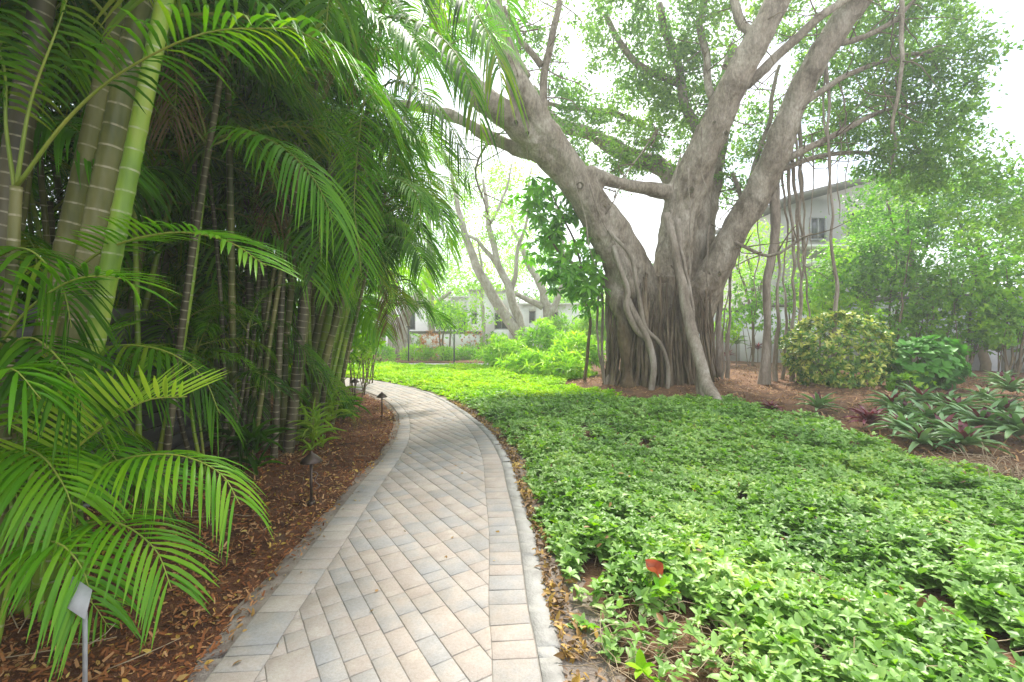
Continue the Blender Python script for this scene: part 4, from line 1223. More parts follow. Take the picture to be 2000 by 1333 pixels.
# oyster plants (rosettes), cordylines
def rosette(name, label, x, y, L0, n, mat, mat2, tilt=.9, h=.0, asp=.16, group=None, cat='plant', z=None):
    z = right_h(x, y) if z is None else z
    th = thing(name, label, cat, (x, y, z), group)
    C = np.zeros((1, 3)); C[:, 2] = h
    tl = np.linspace(tilt * .25, tilt * 1.35, n)
    ph = np.arange(n) * 2.399 + random.uniform(0, 6)
    d = np.stack([np.sin(tl) * np.cos(ph), np.sin(tl) * np.sin(ph), np.cos(tl)], 1) + rng.normal(0, .08, (n, 3))
    p = np.zeros((n, 3)); p[:, 2] = h + .02
    nr = np.tile((0, 0, 1.0), (n, 1)) - d * .2 + rng.normal(0, .05, (n, 3))
    L_ = L0 * rng.uniform(.75, 1.1, n)
    kk = max(3, n // 5)
    for nm, sl, mt in (('inner_leaves', slice(0, kk), mat2),):
        V, F = leaves(p[sl], d[sl], nr[sl], L_[sl] * .75, L_[sl] * asp, T8, np.full(kk, 1.0))
        ob(nm, mk(nm, V, F, mt, smooth=True), th)
    for i in range(kk, n):
        V, F = leaves(p[i:i + 1], d[i:i + 1], nr[i:i + 1], L_[i:i + 1], L_[i:i + 1] * asp, T8, np.array([rng.uniform(.8, 1.8)]))
        ob('leaf', mk('leaf', V, F, mat, smooth=True), th)
    if h > .1:
        mb = MB(); add_tube(mb, [(0, 0, -.03), (.01, .01, h * .5), (0, 0, h + .03)], .015, 6, .1)
        ob('stem', mb.mesh('stem', M['twig']), th)
    return th


go = 'oyster plants with purple hearts at the edge of the ground cover'
OY = [(1505, 812, .20, 'small purple leafed oyster plant, first from the banyan root', 'purple'), (1598, 815, .34, 'oyster plant alone on the mulch with upright green leaves', 'oyster'),
      (1700, 848, .32, 'purplish oyster plant on the near side of the oyster bed', 'purple'), (1745, 822, .36, 'oyster plant at the left end of the oyster bed, next to bare mulch', 'oyster'),
      (1800, 815, .38, 'oyster plant at the back of the oyster bed below the round leafed shrub', 'oyster'), (1815, 850, .38, 'oyster plant in the middle of the oyster bed', 'oyster'),
      (1800, 885, .34, 'front oyster plant touching the ground cover', 'oyster'), (1865, 840, .40, 'broad oyster plant right of the bed centre', 'oyster'),
      (1920, 868, .42, 'oyster plant with long pale leaves over the dry stems', 'oyster'), (1975, 790, .42, 'oyster plant at the right edge, upper of the two rows', 'oyster'),
      (1990, 880, .42, 'oyster plant cut by the right edge of the picture, nearest of the row', 'oyster'), (1925, 815, .34, 'oyster plant behind the long leafed one', 'oyster'),
      (1765, 865, .34, 'oyster plant wedged between the purplish one and the front one', 'oyster'), (1840, 872, .36, 'oyster plant just right of the front one', 'oyster'), (1885, 890, .36, 'oyster plant nearest the dry stems', 'oyster'),
      (1845, 825, .36, 'oyster plant between the middle and the broad ones', 'oyster'), (1960, 842, .38, 'oyster plant leaning toward the right edge above the nearest one', 'oyster'), (1770, 838, .32, 'small oyster plant tucked behind the purplish one', 'oyster'),
      (1955, 770, .36, 'oyster plant highest up the bed near the right edge', 'oyster')]
for px, py, L0, lab, mt in OY:
    g = G(px, py)
    rosette('oyster_plant', lab, g[0], g[1], L0 * 1.3, 32, M[mt], M['purple'], 1.05, .06, .19, go)
gc = 'red leafed cordyline plants'
for px, py, L0, h, lab, m1, m2 in [(1438, 722, .55, .75, 'red cordyline behind the hanging roots beside the banyan', 'oyster', 'red'), (1950, 750, .55, .7, 'red cordyline among the shrubs at the right', 'oyster', 'red'), (1420, 728, .4, .35, 'dark purple cordyline low beside the banyan trunk', 'purple', 'purple'),
                                (1850, 738, .5, .5, 'dark purple cordyline behind the glossy round leafed shrub', 'purple', 'purple'), (1480, 716, .45, .5, 'dark cordyline left of the thickest hanging root', 'purple', 'red')]:
    g = G(px, py); rosette('cordyline', lab, g[0], g[1], L0, 22, M[m1], M[m2], .95, h, .13, gc)

mb = MB()
for k in range(150):
    g = G(rng.uniform(1790, 2010), rng.uniform(905, 950)); a = rng.uniform(0, 6.28); l = rng.uniform(.15, .4)
    p0 = np.array((g[0], g[1], .02)); p2 = p0 + (math.cos(a) * l, math.sin(a) * l, rng.uniform(0, .12))
    add_tube(mb, [p0, (p0 + p2) / 2 + rng.normal(0, .05, 3) + (0, 0, .06), p2], [.005, .004, .002], 4, .08, caps=False)
tag(ob('dry_stems', mb.mesh('dry_stems', M['dry'])), 'bare tangled dry stems below the oyster plants', kind='stuff')

# ------------------------------------------------------------------ the banyan
by = thing('banyan_tree', 'great banyan with pale spreading limbs, fused roots and hanging aerial roots', 'tree', (3.7, 12.1, 0))
BO = np.array(by.location)
tm = MB()
def limb(pts, wpx, mb=tm, step=.2, n=12, wob=0.0, radscale=1.0):
    pw = [P(*q) for q in pts]
    rd = [w_ * q[2] / FPX / 2 * radscale for w_, q in zip(wpx, pts)]
    add_tube(mb, [p_ - BO for p_ in pw], [q * .78 for q in rd], n, step, wob)
limb([(1262, 640, 12.0), (1250, 560, 11.8), (1205, 470, 11.6), (1150, 385, 11.3), (1085, 290, 10.9), (1030, 200, 10.5), (990, 110, 10.1), (966, 20, 9.8), (962, -90, 9.6)], [95, 95, 86, 80, 72, 62, 50, 44, 38])
limb([(1245, 600, 11.6), (1195, 500, 11.4), (1140, 390, 11.2), (1075, 310, 11.0), (1000, 235, 10.6), (930, 180, 10.2), (880, 110, 9.8), (850, 20, 9.5), (830, -60, 9.3)], [60, 66, 66, 64, 66, 60, 48, 40, 34])
limb([(1100, 320, 11.2), (1020, 295, 11.2), (950, 265, 11.2), (880, 225, 11.2), (790, 205, 11.2), (700, 190, 11.2), (600, 150, 11.2)], [40, 36, 30, 26, 20, 12, 5])
limb([(1285, 640, 12.3), (1250, 540, 12.0), (1215, 450, 11.7), (1160, 375, 11.4)], [60, 50, 46, 40])
limb([(1300, 720, 12.3), (1305, 600, 12.2), (1318, 480, 12.1), (1335, 390, 12.0), (1368, 310, 11.6), (1405, 225, 11.2), (1450, 130, 10.8), (1495, 50, 10.5), (1545, -50, 10.2)], [110, 100, 88, 92, 84, 76, 68, 66, 60])
limb([(1145, 340, 11.2), (1200, 356, 11.3), (1260, 368, 11.6), (1320, 378, 12.0)], [50, 32, 34, 46])
limb([(1345, 640, 12.6), (1400, 520, 12.3), (1440, 445, 12.1), (1482, 375, 11.9), (1515, 300, 11.6), (1550, 205, 11.3), (1600, 110, 11.0), (1670, 10, 10.7), (1730, -60, 10.5)], [90, 74, 66, 68, 66, 62, 60, 60, 54])
limb([(1365, 650, 13.0), (1368, 520, 13.0), (1385, 400, 13.0), (1400, 300, 13.0), (1412, 200, 13.0), (1430, 90, 13)], [70, 50, 46, 44, 36, 26])
limb([(1320, 660, 12.8), (1350, 520, 12.8), (1365, 420, 12.6), (1380, 330, 12.4)], [60, 52, 48, 40])
limb([(1330, 420, 12.6), (1300, 335, 13.3), (1230, 305, 13.6), (1160, 265, 13.8), (1090, 240, 14), (1040, 170, 14)], [50, 46, 42, 34, 26, 20])
limb([(1190, 540, 11.6), (1215, 620, 11.3), (1225, 700, 11.2), (1225, 775, 11.1)], [50, 40, 34, 40])
limb([(1300, 560, 11.6), (1285, 650, 11.4), (1280, 720, 11.3), (1275, 775, 11.2)], [60, 42, 32, 38])
limb([(1385, 545, 11.9), (1345, 600, 11.8), (1335, 680, 11.7), (1345, 760, 11.6)], [60, 54, 46, 44])
# buttress strands fused into the trunk
for k in range(26):
    a = k / 26 * 2 * math.pi + rng.uniform(-.1, .1)
    rb, rt_ = rng.uniform(.9, 1.06), rng.uniform(.62, .8)
    b = np.array((1.32 * math.cos(a) * rb, .95 * math.sin(a) * rb, .0)); t_ = np.array((.12 + 1.2 * math.cos(a) * rt_, .75 * math.sin(a) * rt_, rng.uniform(2.1, 3.1)))
    m1 = b * .55 + t_ * .45 + np.array((math.cos(a), math.sin(a), 0)) * rng.uniform(-.12, .05); m1[2] = t_[2] * .45
    add_tube(tm, [b, m1, t_], [rng.uniform(.07, .13), rng.uniform(.06, .09), rng.uniform(.07, .12)], 8, .2, .03)
add_tube(tm, [(0, 0, -.1), (.0, 0, 1.0), (.06, 0, 2.0), (.12, 0, 2.9)], [.95, .78, .72, .6], 16, .3)
me = tm.mesh('trunk', M['bark'], smooth=True)
tr = ob('trunk', me, by)
md = tr.modifiers.new('weld', 'REMESH'); md.mode = 'VOXEL'; md.voxel_size = .04; md.use_smooth_shade = True
tx = bpy.data.textures.new('bark_lumps', 'CLOUDS'); tx.noise_scale = .45; tx.noise_depth = 3
dm = tr.modifiers.new('lumps', 'DISPLACE'); dm.texture = tx; dm.strength = .14; dm.texture_coords = 'LOCAL'; dm.mid_level = .5
sm = tr.modifiers.new('soften', 'SMOOTH'); sm.factor = .5; sm.iterations = 2
# dark knot holes on the limbs
def knot(px, py, d, r):
    c = P(px, py, d + .05) - BO
    n1, n2 = 14, 4
    V = []; 
    for j in range(n2):
        q = [1.25, 1.0, .62, .0][j] * r; dy = [.05, -.02, .0, .05][j] * (r / .07)
        for i in range(n1):
            a = i / n1 * 2 * math.pi; k = 1 + .14 * math.sin(a * 2 + px) + .08 * math.sin(a * 5)
            V.append((c[0] + q * k * math.cos(a), c[1] + dy, c[2] + q * k * math.sin(a) * 1.2))
    Q = [(j * n1 + i, j * n1 + (i + 1) % n1, (j + 1) * n1 + (i + 1) % n1, (j + 1) * n1 + i) for j in range(n2 - 1) for i in range(n1)]
    me = mk('knot', V, np.array(Q), None, mats=[M['bark'], M['root_dark']], midx=[0] * n1 + [1] * n1 * 2, smooth=True)
    ob('knot', me, by)
for q in ((1132, 364, 10.78, .085), (1168, 420, 10.98, .09), (1174, 452, 10.98, .045), (1152, 410, 10.9, .03), (1418, 262, 10.75, .06), (1395, 240, 10.7, .04), (1350, 372, 11.35, .07), (1008, 240, 10.2, .05), (1030, 262, 10.3, .05), (1416, 130, 10.45, .05), (1210, 520, 11.0, .04), (1405, 535, 11.75, .05), (1262, 600, 11.1, .04)):
    knot(*q)

# thinner branches, each one a part
BR = [([(1455, 170, 11), (1520, 105, 10.8), (1580, 55, 10.6), (1650, 0, 10.4), (1700, -30, 10.3)], 20, 14), ([(1385, 320, 12.6), (1345, 220, 12.5), (1320, 120, 12.4), (1285, 10, 12.3)], 22, 15),
      ([(1330, 160, 12.4), (1262, 135, 12.3), (1215, 95, 12.2), (1180, 30, 12.2)], 16, 10), ([(1260, 246, 13.2), (1200, 222, 13), (1130, 214, 12.9), (1060, 200, 12.8)], 12, 8),
      ([(1075, 290, 10.8), (1060, 200, 10.9), (1075, 90, 11), (1090, 0, 11)], 18, 12), ([(1030, 150, 10.3), (1000, 80, 10.6), (985, 10, 10.8)], 12, 8), ([(1055, 130, 11), (1015, 80, 11), (990, 30, 11)], 14, 8),
      ([(1512, 320, 11.7), (1600, 282, 11.4), (1700, 225, 11.0), (1800, 200, 10.8)], 16, 6), ([(1500, 345, 11.7), (1580, 310, 11.8), (1680, 300, 11.9), (1780, 330, 12)], 12, 5),
      ([(1415, 500, 12.8), (1425, 430, 12.6), (1470, 340, 12.4), (1500, 240, 12.2), (1520, 130, 12)], 14, 7), ([(1440, 480, 12.6), (1450, 400, 12.5), (1430, 340, 12.5)], 12, 8),
      ([(1545, 220, 11.3), (1650, 150, 11), (1760, 110, 10.8), (1850, 100, 10.6)], 14, 5), ([(1620, 90, 10.9), (1720, 60, 10.5), (1800, -10, 10.3)], 14, 6), ([(1760, -60, 10.3), (1760, 120, 10.2), (1745, 260, 10.3)], 9, 5),
      ([(1480, 80, 10.6), (1440, 20, 10.8), (1420, -40, 11)], 20, 14), ([(1410, 230, 11.2), (1380, 140, 11.5), (1370, 40, 11.8), (1380, -40, 12)], 16, 12), ([(1180, 420, 11), (1250, 300, 11.5), (1290, 250, 11.8)], 3, 2),
      ([(970, 260, 10.8), (930, 330, 11.3), (950, 420, 11.6)], 5, 3), ([(1420, 470, 12), (1500, 500, 11.4), (1560, 470, 11.0), (1590, 455, 10.8)], 7, 4), ([(950, 60, 9.9), (900, 40, 9.8), (840, 50, 9.8)], 14, 8)]
for pts, w0, w1 in BR:
    mb = MB()
    rd = np.linspace(w0, w1, len(pts)) * [q[2] for q in pts] / FPX / 2
    add_tube(mb, [P(*q) - BO for q in pts], rd, 8, .2, .035)
    ob('branch', mb.mesh('branch', M['bark'], smooth=True), by)
# side twigs over all limbs as one
mb = MB()
for pts, w0, w1 in BR * 3:
    for k in range(4):
        i = random.randrange(1, len(pts)); t_ = random.random()
        q = P(*pts[i]) * t_ + P(*pts[i - 1]) * (1 - t_)
        e = q + rng.normal(0, 1, 3) * (.7, .7, .6); m_ = (q + e) / 2 + rng.normal(0, .15, 3)
        add_tube(mb, [q - BO, m_ - BO, e - BO], [.018, .012, .004], 5, .2, .05)
o = ob('twigs', mb.mesh('twigs', M['twig']), by); o['kind'] = 'stuff'

# free roots: around the base, then the hanging ones
for k in range(84):
    px = 1178 + 228 * (k + .5) / 84 + rng.uniform(-5, 5)
    q = (px - 1290) / 115
    d = 12.1 - 1.0 * math.sqrt(max(0, 1 - q * q * .93)) - rng.uniform(0, .18)
    pb = rng.uniform(755, 778) - 16 * abs(q); pt = rng.uniform(545, 665)
    tx_ = 1290 + (px - 1290) * rng.uniform(.74, .92)
    r_ = rng.choice([.012, .016, .022, .032, .045])
    g = P(px, pb, d)
    mb = MB()
    add_tube(mb, [g - BO, P((px * .6 + tx_ * .4) + rng.uniform(-8, 8), pb * .6 + pt * .4, d - .04) - BO, P(tx_ + rng.uniform(-6, 6), pt, d + .1) - BO, P(tx_ + rng.uniform(-4, 4), pt - 28, d + .65) - BO], [r_ * 1.4, r_, r_ * .8, r_ * .5], 7, .12, .02)
    ob('aerial_root', mb.mesh('aerial_root', M['root'], smooth=True), by)
AR = [  # the diagonal big ones and the clusters beside the trunk
    ([(1300, 418, 11.2), (1318, 500, 11.0), (1338, 570, 10.8), (1352, 650, 10.5), (1372, 735, 10.0), (1392, 772, 9.6), (1415, 800, 9.15)], [16, 17, 20, 24, 24, 26, 14]),
    ([(1320, 430, 11.3), (1330, 520, 11.1), (1345, 580, 10.9)], [13, 13, 14]),
    ([(1372, 735, 10.0), (1378, 775, 9.7), (1382, 800, 9.4)], [18, 16, 14]), ([(1355, 650, 10.6), (1362, 720, 10.3), (1370, 782, 10.0)], [12, 12, 12]),
    ([(1325, 470, 11.2), (1345, 560, 10.9), (1355, 640, 10.6), (1368, 730, 10.2)], [6, 7, 8, 8]),
    ([(1225, 585, 11.0), (1245, 630, 10.9), (1266, 668, 10.8), (1276, 720, 10.75), (1274, 772, 10.7)], [16, 14, 14, 12, 12]),
    ([(1200, 480, 11.0), (1225, 560, 10.9), (1222, 600, 10.9), (1238, 640, 10.9), (1262, 660, 10.85)], [10, 11, 12, 12, 12]),
    ([(1190, 450, 10.95), (1230, 500, 10.9), (1245, 570, 10.9), (1262, 640, 10.85), (1296, 680, 10.85), (1304, 775, 10.8)], [7, 8, 9, 9, 8, 9]),
]
for x in (1168, 1176, 1184, 1190, 1200):
    AR.append(([(x + 2, 545 + rng.uniform(-20, 20), 11.8), (x + rng.uniform(-6, 6), 640, 11.7), (x + rng.uniform(0, 16), 762, 11.5)], [rng.uniform(4, 9)] * 3))
for x in (1372, 1380, 1386, 1394, 1400, 1404):
    AR.append(([(x + 4, 540 + rng.uniform(-25, 25), 13.2), (x + rng.uniform(-6, 6), 640, 13.1), (x + rng.uniform(-8, 8), 736, 13)], [rng.uniform(5, 12)] * 3))
for x0, y0, x1, y1, d, w_ in [(1515, 350, 1488, 752, 11.8, 18), (1525, 330, 1512, 735, 12.4, 9), (1545, 320, 1549, 690, 12.3, 9), (1556, 325, 1562, 690, 12.5, 8), (1572, 310, 1560, 690, 12.2, 8), (1612, 90, 1632, 680, 11.2, 8),
                              (1603, 70, 1620, 420, 11.3, 5), (1536, 345, 1530, 700, 12.7, 6), (1425, 470, 1420, 728, 13, 8), (1405, 520, 1396, 730, 13, 7), (1432, 460, 1410, 726, 12.6, 5), (1500, 370, 1508, 560, 12, 4),
                              (1590, 260, 1586, 520, 12, 3), (1640, 240, 1638, 430, 11.5, 3), (1655, 220, 1650, 380, 11.5, 3), (1565, 330, 1580, 720, 12.9, 5), (1523, 360, 1500, 720, 12.9, 4), (1348, 330, 1352, 600, 11.0, 3), (1330, 300, 1300, 470, 11.0, 3), (1365, 250, 1385, 420, 10.9, 3), (1480, 400, 1478, 600, 12.2, 3),
                              (1750, 130, 1742, 340, 11, 6), (1120, 330, 1160, 520, 10.7, 3), (1150, 360, 1200, 480, 10.8, 3), (1385, 440, 1378, 560, 11.6, 4)]:
    b = (x1, y1, d); n = 5
    pts = [(x0 + (x1 - x0) * t + rng.uniform(-4, 4), y0 + (y1 - y0) * t, d) for t in np.linspace(0, 1, n)]
    if y1 > 660: pts[-1] = (x1, HOR + EYE * FPX / d + 4, d)
    if y1 > 660 and x0 > 1510 and y0 > 300: pts[0] = (x0 - 12, y0 - 70, min(d, 11.9)); pts[1] = (pts[1][0], pts[1][1], (d + 11.9) / 2)
    AR.append((pts, [(w_ * .8 if w_ < 12 else w_) * k for k in (1.25, rng.uniform(.7, 1.1), rng.uniform(.6, .95), rng.uniform(.75, 1.1), 1.5 if y1 > 660 else .3)]))
for pts, wp in AR:
    mb = MB()
    add_tube(mb, [P(*q) - BO for q in pts], [w_ * q[2] / FPX / 2 for w_, q in zip(wp, pts)], 8, .12, .026)
    ob('aerial_root', mb.mesh('aerial_root', M['root_pale'], smooth=True), by)

# crown
cb = []
for (px, py, d, rx, rz, m_) in [
    (1000, 60, 11.5, 1.6, 1.0, 80), (1080, 200, 12.5, 1.0, .8, 60), (1130, 240, 12.5, 1.1, .8, 70), (1210, 60, 12, 1.3, 1.1, 110), (1300, 130, 12.5, 1.5, 1.3, 150), (1240, 200, 13, 1.3, .8, 80),
    (1330, 270, 13, 1.2, 1.2, 120), (1240, 290, 13, .9, .8, 60), (1200, 330, 13.5, 1.0, .6, 50), (1380, 60, 12, 1.2, 1.2, 120), (1370, 180, 12.5, .8, 1.0, 70), (1450, 330, 13, 1.0, 1.0, 80),
    (1480, 240, 13, .9, .9, 60), (1560, 20, 11.5, 1.3, .7, 80), (1640, 110, 12, 1.3, 1.0, 100), (1700, 60, 11.5, 1.4, 1.0, 120), (1800, 60, 11, 1.3, .9, 110), (1790, 180, 11, 1.4, 1.0, 140), (1860, 130, 10.5, .8, .7, 60),
    (1700, 230, 12, 1.4, .9, 120), (1620, 250, 12.5, 1.2, .9, 80), (1780, 300, 11.5, 1.5, .9, 130), (1850, 230, 11, .7, .5, 40), (1860, 330, 11, 1.4, .8, 110), (1950, 400, 11, 1.1, .7, 80), (1790, 370, 12.5, .8, .4, 30), (1600, 170, 12.5, .8, .8, 40),
    (1150, -60, 11, 2.0, .8, 110), (1350, -70, 11, 2.2, .8, 130), (1550, -90, 11, 2.2, .8, 130), (1780, -70, 10.5, 2.2, .8, 130), (940, -40, 10, 1.4, .8, 50), (1120, 330, 13, .7, .5, 22), (1960, 340, 10.5, .5, .35, 14), (1960, 460, 11.5, .9, .6, 50)]:
    cb.append((P(px, py, d) - BO, (rx, 1.0, rz), int(m_ * (.72 if py > -30 else .5))))
V, F = leaf_blobs(cb, 36, .25, .115, .5, T2, .2)
o = ob('crown', mk('crown', V, F, M['fig']), by); o['kind'] = 'stuff'


# ------------------------------------------------------------------ other trees
def tree(name, label, base, limbs, blobs, mat='bark_far', lm='fig', Ln=.12, per=22, cr=.4, group=None, asp=.5):
    th = thing(name, label, 'tree', tuple(base), group)
    off = np.array(base, float)
    for i, (pts, rs) in enumerate(limbs):
        mb = MB()
        add_tube(mb, [np.array(q) - off for q in pts], rs, 8, .4, .04)
        ob('trunk' if i == 0 else 'branch', mb.mesh('trunk', M[mat], smooth=True), th)
    if blobs:
        V, F = leaf_blobs([(np.array(c) - off, r, m_) for c, r, m_ in blobs], per, cr, Ln, asp, T2)
        o = ob('crown', mk('crown', V, F, M[lm]), th); o['kind'] = 'stuff'
    return th


def seg(pts):   # pixel triplets -> points
    return [P(*q) for q in pts]


gt = 'pale trees beyond the far path'
b2 = G(785, 700)
d2 = b2[1]
lims = [(seg([(782, 698, d2), (786, 650, d2), (795, 615, d2), (815, 580, d2), (838, 535, d2), (850, 490, d2)]), [.42, .34, .28, .23, .17, .1]),
        (seg([(776, 700, d2), (772, 640, d2), (760, 600, d2), (740, 560, d2), (700, 520, d2)]), [.3, .26, .2, .15, .09]),
        (seg([(790, 620, d2), (820, 595, d2), (850, 590, d2), (880, 570, d2)]), [.2, .16, .12, .08])]
for k in range(12):
    x = 748 + k * 4.6
    lims.append((seg([(x, 702, d2 - .3), (x + rng.uniform(-3, 3), 660, d2 - .25), (770 + (x - 770) * .5, 620, d2 - .2)]), [.09, .06, .05]))
tree('small_banyan', 'pale second banyan with bundled roots beyond the far path', b2, lims,
     [(P(800, 500, d2), (2.4, 1.2, 1.6), 130), (P(740, 520, d2), (1.5, 1, 1.3), 90), (P(860, 540, d2 + 2), (1.6, 1, 1.2), 60)], lm='lime', group=gt)
d3 = G(1030, 708)[1]
tree('leaning_tree', 'pale tree leaning left across the white house', (P(1030, 708, d3)[0], d3, 0),
     [(seg([(1040, 700, d3), (1005, 640, d3), (965, 585, d3), (930, 520, d3), (905, 440, d3), (880, 340, d3)]), [.30, .26, .24, .2, .14, .08]),
      (seg([(1020, 660, d3), (1000, 580, d3), (975, 520, d3), (955, 440, d3), (945, 350, d3)]), [.2, .2, .16, .12, .06]),
      (seg([(975, 520, d3), (930, 470, d3), (890, 450, d3)]), [.12, .08, .04]), (seg([(1000, 580, d3), (1010, 500, d3), (1030, 420, d3), (1035, 330, d3)]), [.12, .09, .06, .03]),
      (seg([(955, 440, d3), (990, 370, d3), (1000, 300, d3)]), [.08, .05, .02])],
     [(P(940, 380, d3 + 2), (2.0, 1.5, 2.0), 90), (P(900, 620, d3 - 3), (1.5, 1.0, .7), 26), (P(950, 560, d3 + 1), (1.6, 1.0, .8), 40), (P(1010, 360, d3 + 2), (1.4, 1.2, 2.0), 60), (P(900, 460, d3 + 3), (1.6, 1.2, 1.2), 50), (P(980, 450, d3), (1.6, 1.2, 1.0), 40)], lm='lime', group=gt, Ln=.15)
d4 = 26
tree('forked_tree', 'pale forked tree standing right of the leaning one behind lime shrubs', (P(1075, 695, d4)[0], d4, 0),
     [(seg([(1075, 695, d4), (1070, 620, d4), (1060, 570, d4), (1030, 510, d4), (1000, 440, d4)]), [.30, .27, .22, .16, .08]), (seg([(1075, 620, d4), (1095, 560, d4), (1100, 490, d4), (1085, 400, d4)]), [.2, .16, .12, .06]),
      (seg([(1060, 600, d4), (1020, 580, d4), (985, 560, d4)]), [.2, .14, .08])],
     [(P(1040, 480, d4 + 2), (2.6, 1.5, 1.8), 90), (P(1090, 560, d4 + 3), (1.8, 1.2, 1.6), 70), (P(1000, 520, d4 + 4), (1.4, 1, 1.2), 40)], lm='lime', group=gt, Ln=.16)
d5 = 22.5
x5 = P(870, 700, d5)[0]
tree('small_tree', 'small round green tree on three thin stems before the low white wall', (x5, d5, 0),
     [([(x5, d5, 0), (x5 - .1, d5, .8), (x5, d5, 1.6)], [.06, .05, .04]), ([(x5 + .15, d5, 0), (x5 + .2, d5, .8), (x5 + .3, d5, 1.6)], [.05, .04, .03]), ([(x5 - .1, d5, 0), (x5 - .3, d5, .8), (x5 - .3, d5, 1.5)], [.04, .04, .03])],
     [((x5, d5, 2.2), (.85, .7, .85), 120)], mat='twig', lm='shrub', Ln=.13, per=20, cr=.25)
tree('white_trunk_palm', 'smooth white palm trunk rising before the far house', (P(845, 690, 26)[0], 26, 0), [(seg([(842, 694, 26), (842, 600, 26), (838, 500, 26), (836, 400, 26)]), [.2, .17, .16, .14])], [(P(836, 390, 26), (1.6, 1.2, .7), 30)], lm='shrub', Ln=.5, asp=.08, per=14)
tree('slim_tree', 'slim grey trunk standing against the white house wall', (P(944, 694, 26)[0], 26, 0), [(seg([(944, 694, 26), (943, 620, 26), (941, 540, 26), (935, 470, 26)]), [.11, .1, .08, .05])], [(P(938, 500, 27), (1.2, 1, 1.0), 40)], lm='lime', Ln=.15, group=gt)

for px, py, r_, mat, lab, Ln in [(843, 703, (.62, .5, .75), 'croton', 'orange leafed croton bush before the low white wall', .24), (812, 706, (.7, .5, .35), 'lime', 'yellow grassy clump left of the orange croton', .3), (865, 706, (.65, .5, .3), 'lime', 'yellow grassy clump under the small round tree', .3),
                             (900, 705, (.8, .5, .3), 'lime', 'yellow grassy clump between croton and house corner', .3), (930, 703, (.8, .5, .4), 'shrub', 'green low clump by the low wall end', .22), (800, 698, (.7, .5, .7), 'shrub', 'green bush at the right of the small banyan roots', .2), (745, 712, (.5, .4, .4), 'lime', 'yellow tuft at the left end of the far path', .3), (965, 700, (.9, .6, .7), 'shrub', 'green bush below the big dark house window', .2), (922, 700, (.6, .5, .9), 'croton', 'thin reddish bush against the low white wall', .12)]:
    g = G(px, py)
    shrub('bed_shrub', lab, (g[0], g[1], r_[2] * .9), r_, 90, 6, Ln, .13 if Ln > .2 else .4, M[mat], .8, T8 if Ln > .2 else T2, 4, 'small shrubs in the far bed')

# low fronds at the right end of the palm row, near the second light
g = G(700, 800)
sa = thing('path_sapling', 'thin sapling with yellow green leaves beside the path light row', 'plant', (g[0], g[1], 0))
mb = MB(); add_tube(mb, [(0, 0, 0), (.08, 0, .35), (.02, 0, .7), (.15, .02, 1.1)], [.012, .01, .008, .004], 5, .1, .01); add_tube(mb, [(.05, 0, .35), (.25, .05, .6), (.35, .05, .85)], [.007, .005, .003], 5, .1)
ob('stem', mb.mesh('stem', M['twig']), sa)
V, F = leaf_blobs([((.1, 0, .95), (.3, .25, .4), 24)], 10, .12, .06, .5, T6)
ob('foliage', mk('foliage', V, F, M['lime']), sa)
for k, (px, py, pz, rr_, lab) in enumerate([(690, 775, 640, .7, 'leafy bush hanging at the end of the palm row over the path bend'), (720, 752, 560, .9, 'broad leafed tree crown between palms and second banyan')]):
    c = at(px, py, pz)
    shrub('bend_bush', lab, c, (rr_, rr_, rr_ * 1.2), 170, 5, .2, .4, M['shrub' if k == 0 else 'lime'], 1.1, T6, 8, 'bushes at the bend of the path', droop=.3, gap=.4)

# far foliage belt
thicket('far_treeline', 'soft pale trees closing the view beyond the houses',
        [((x, 50 + rng.uniform(-4, 6), rng.uniform(2, 5)), (5, 3, rng.uniform(3, 5)), 90) for x in range(-58, 62, 6)] + [((x, 42 + rng.uniform(-2, 3), 1.2), (4, 2, 2.0), 60) for x in range(-50, 54, 5)], 22, .9, .42, M['fig'], T2, .6, .1)
thicket('far_foliage', 'light yellow green foliage behind the white house', [((x, 36 + rng.uniform(-2, 4), rng.uniform(3, 7.5)), (2.6, 2, 1.8), 46) for x in range(-16, 8, 3)], 20, .6, .26, M['lime'], T2, .5, .1)
# trees above the right wall
for (px, py, d, rx, rz, m_, lab) in [(1690, 505, 17, 1.6, .8, 90, 'light green tree behind the pale wall under the grey house roof'), (1740, 440, 18.5, 1.7, 1.1, 130, 'airy tree half hiding the grey house windows'), (1780, 400, 16, 2.4, 1.8, 220, 'broad tree behind the wall right of the grey house'), (1920, 430, 15, 2.4, 2.0, 240, 'tree rising behind the wall at the right edge'),
                                 (1470, 500, 20, 1.8, 1.4, 110, 'bright green tree behind the banyan on its right'), (1380, 560, 24, 2.5, 1.5, 100, 'pale green tree seen between banyan trunk and right limb')]:
    c = P(px, py, d)
    tree('wall_tree', lab, (c[0], d, 0), [([(c[0], d, 0), (c[0] + .1, d, c[2] * .5), (c[0] - .2, d, c[2])], [.14, .1, .05]), ([(c[0] + .1, d, c[2] * .5), (c[0] + .8, d, c[2])], [.07, .03]), ([(c[0] + .05, d, c[2] * .45), (c[0] - .9, d, c[2] + .2)], [.07, .03])],
         [(c, (rx, 1.2, rz), m_)], mat='twig', lm='shrub' if 'edge' in lab or 'broad' in lab else 'lime', Ln=.14, group='trees behind the pale wall', per=24, cr=.35)


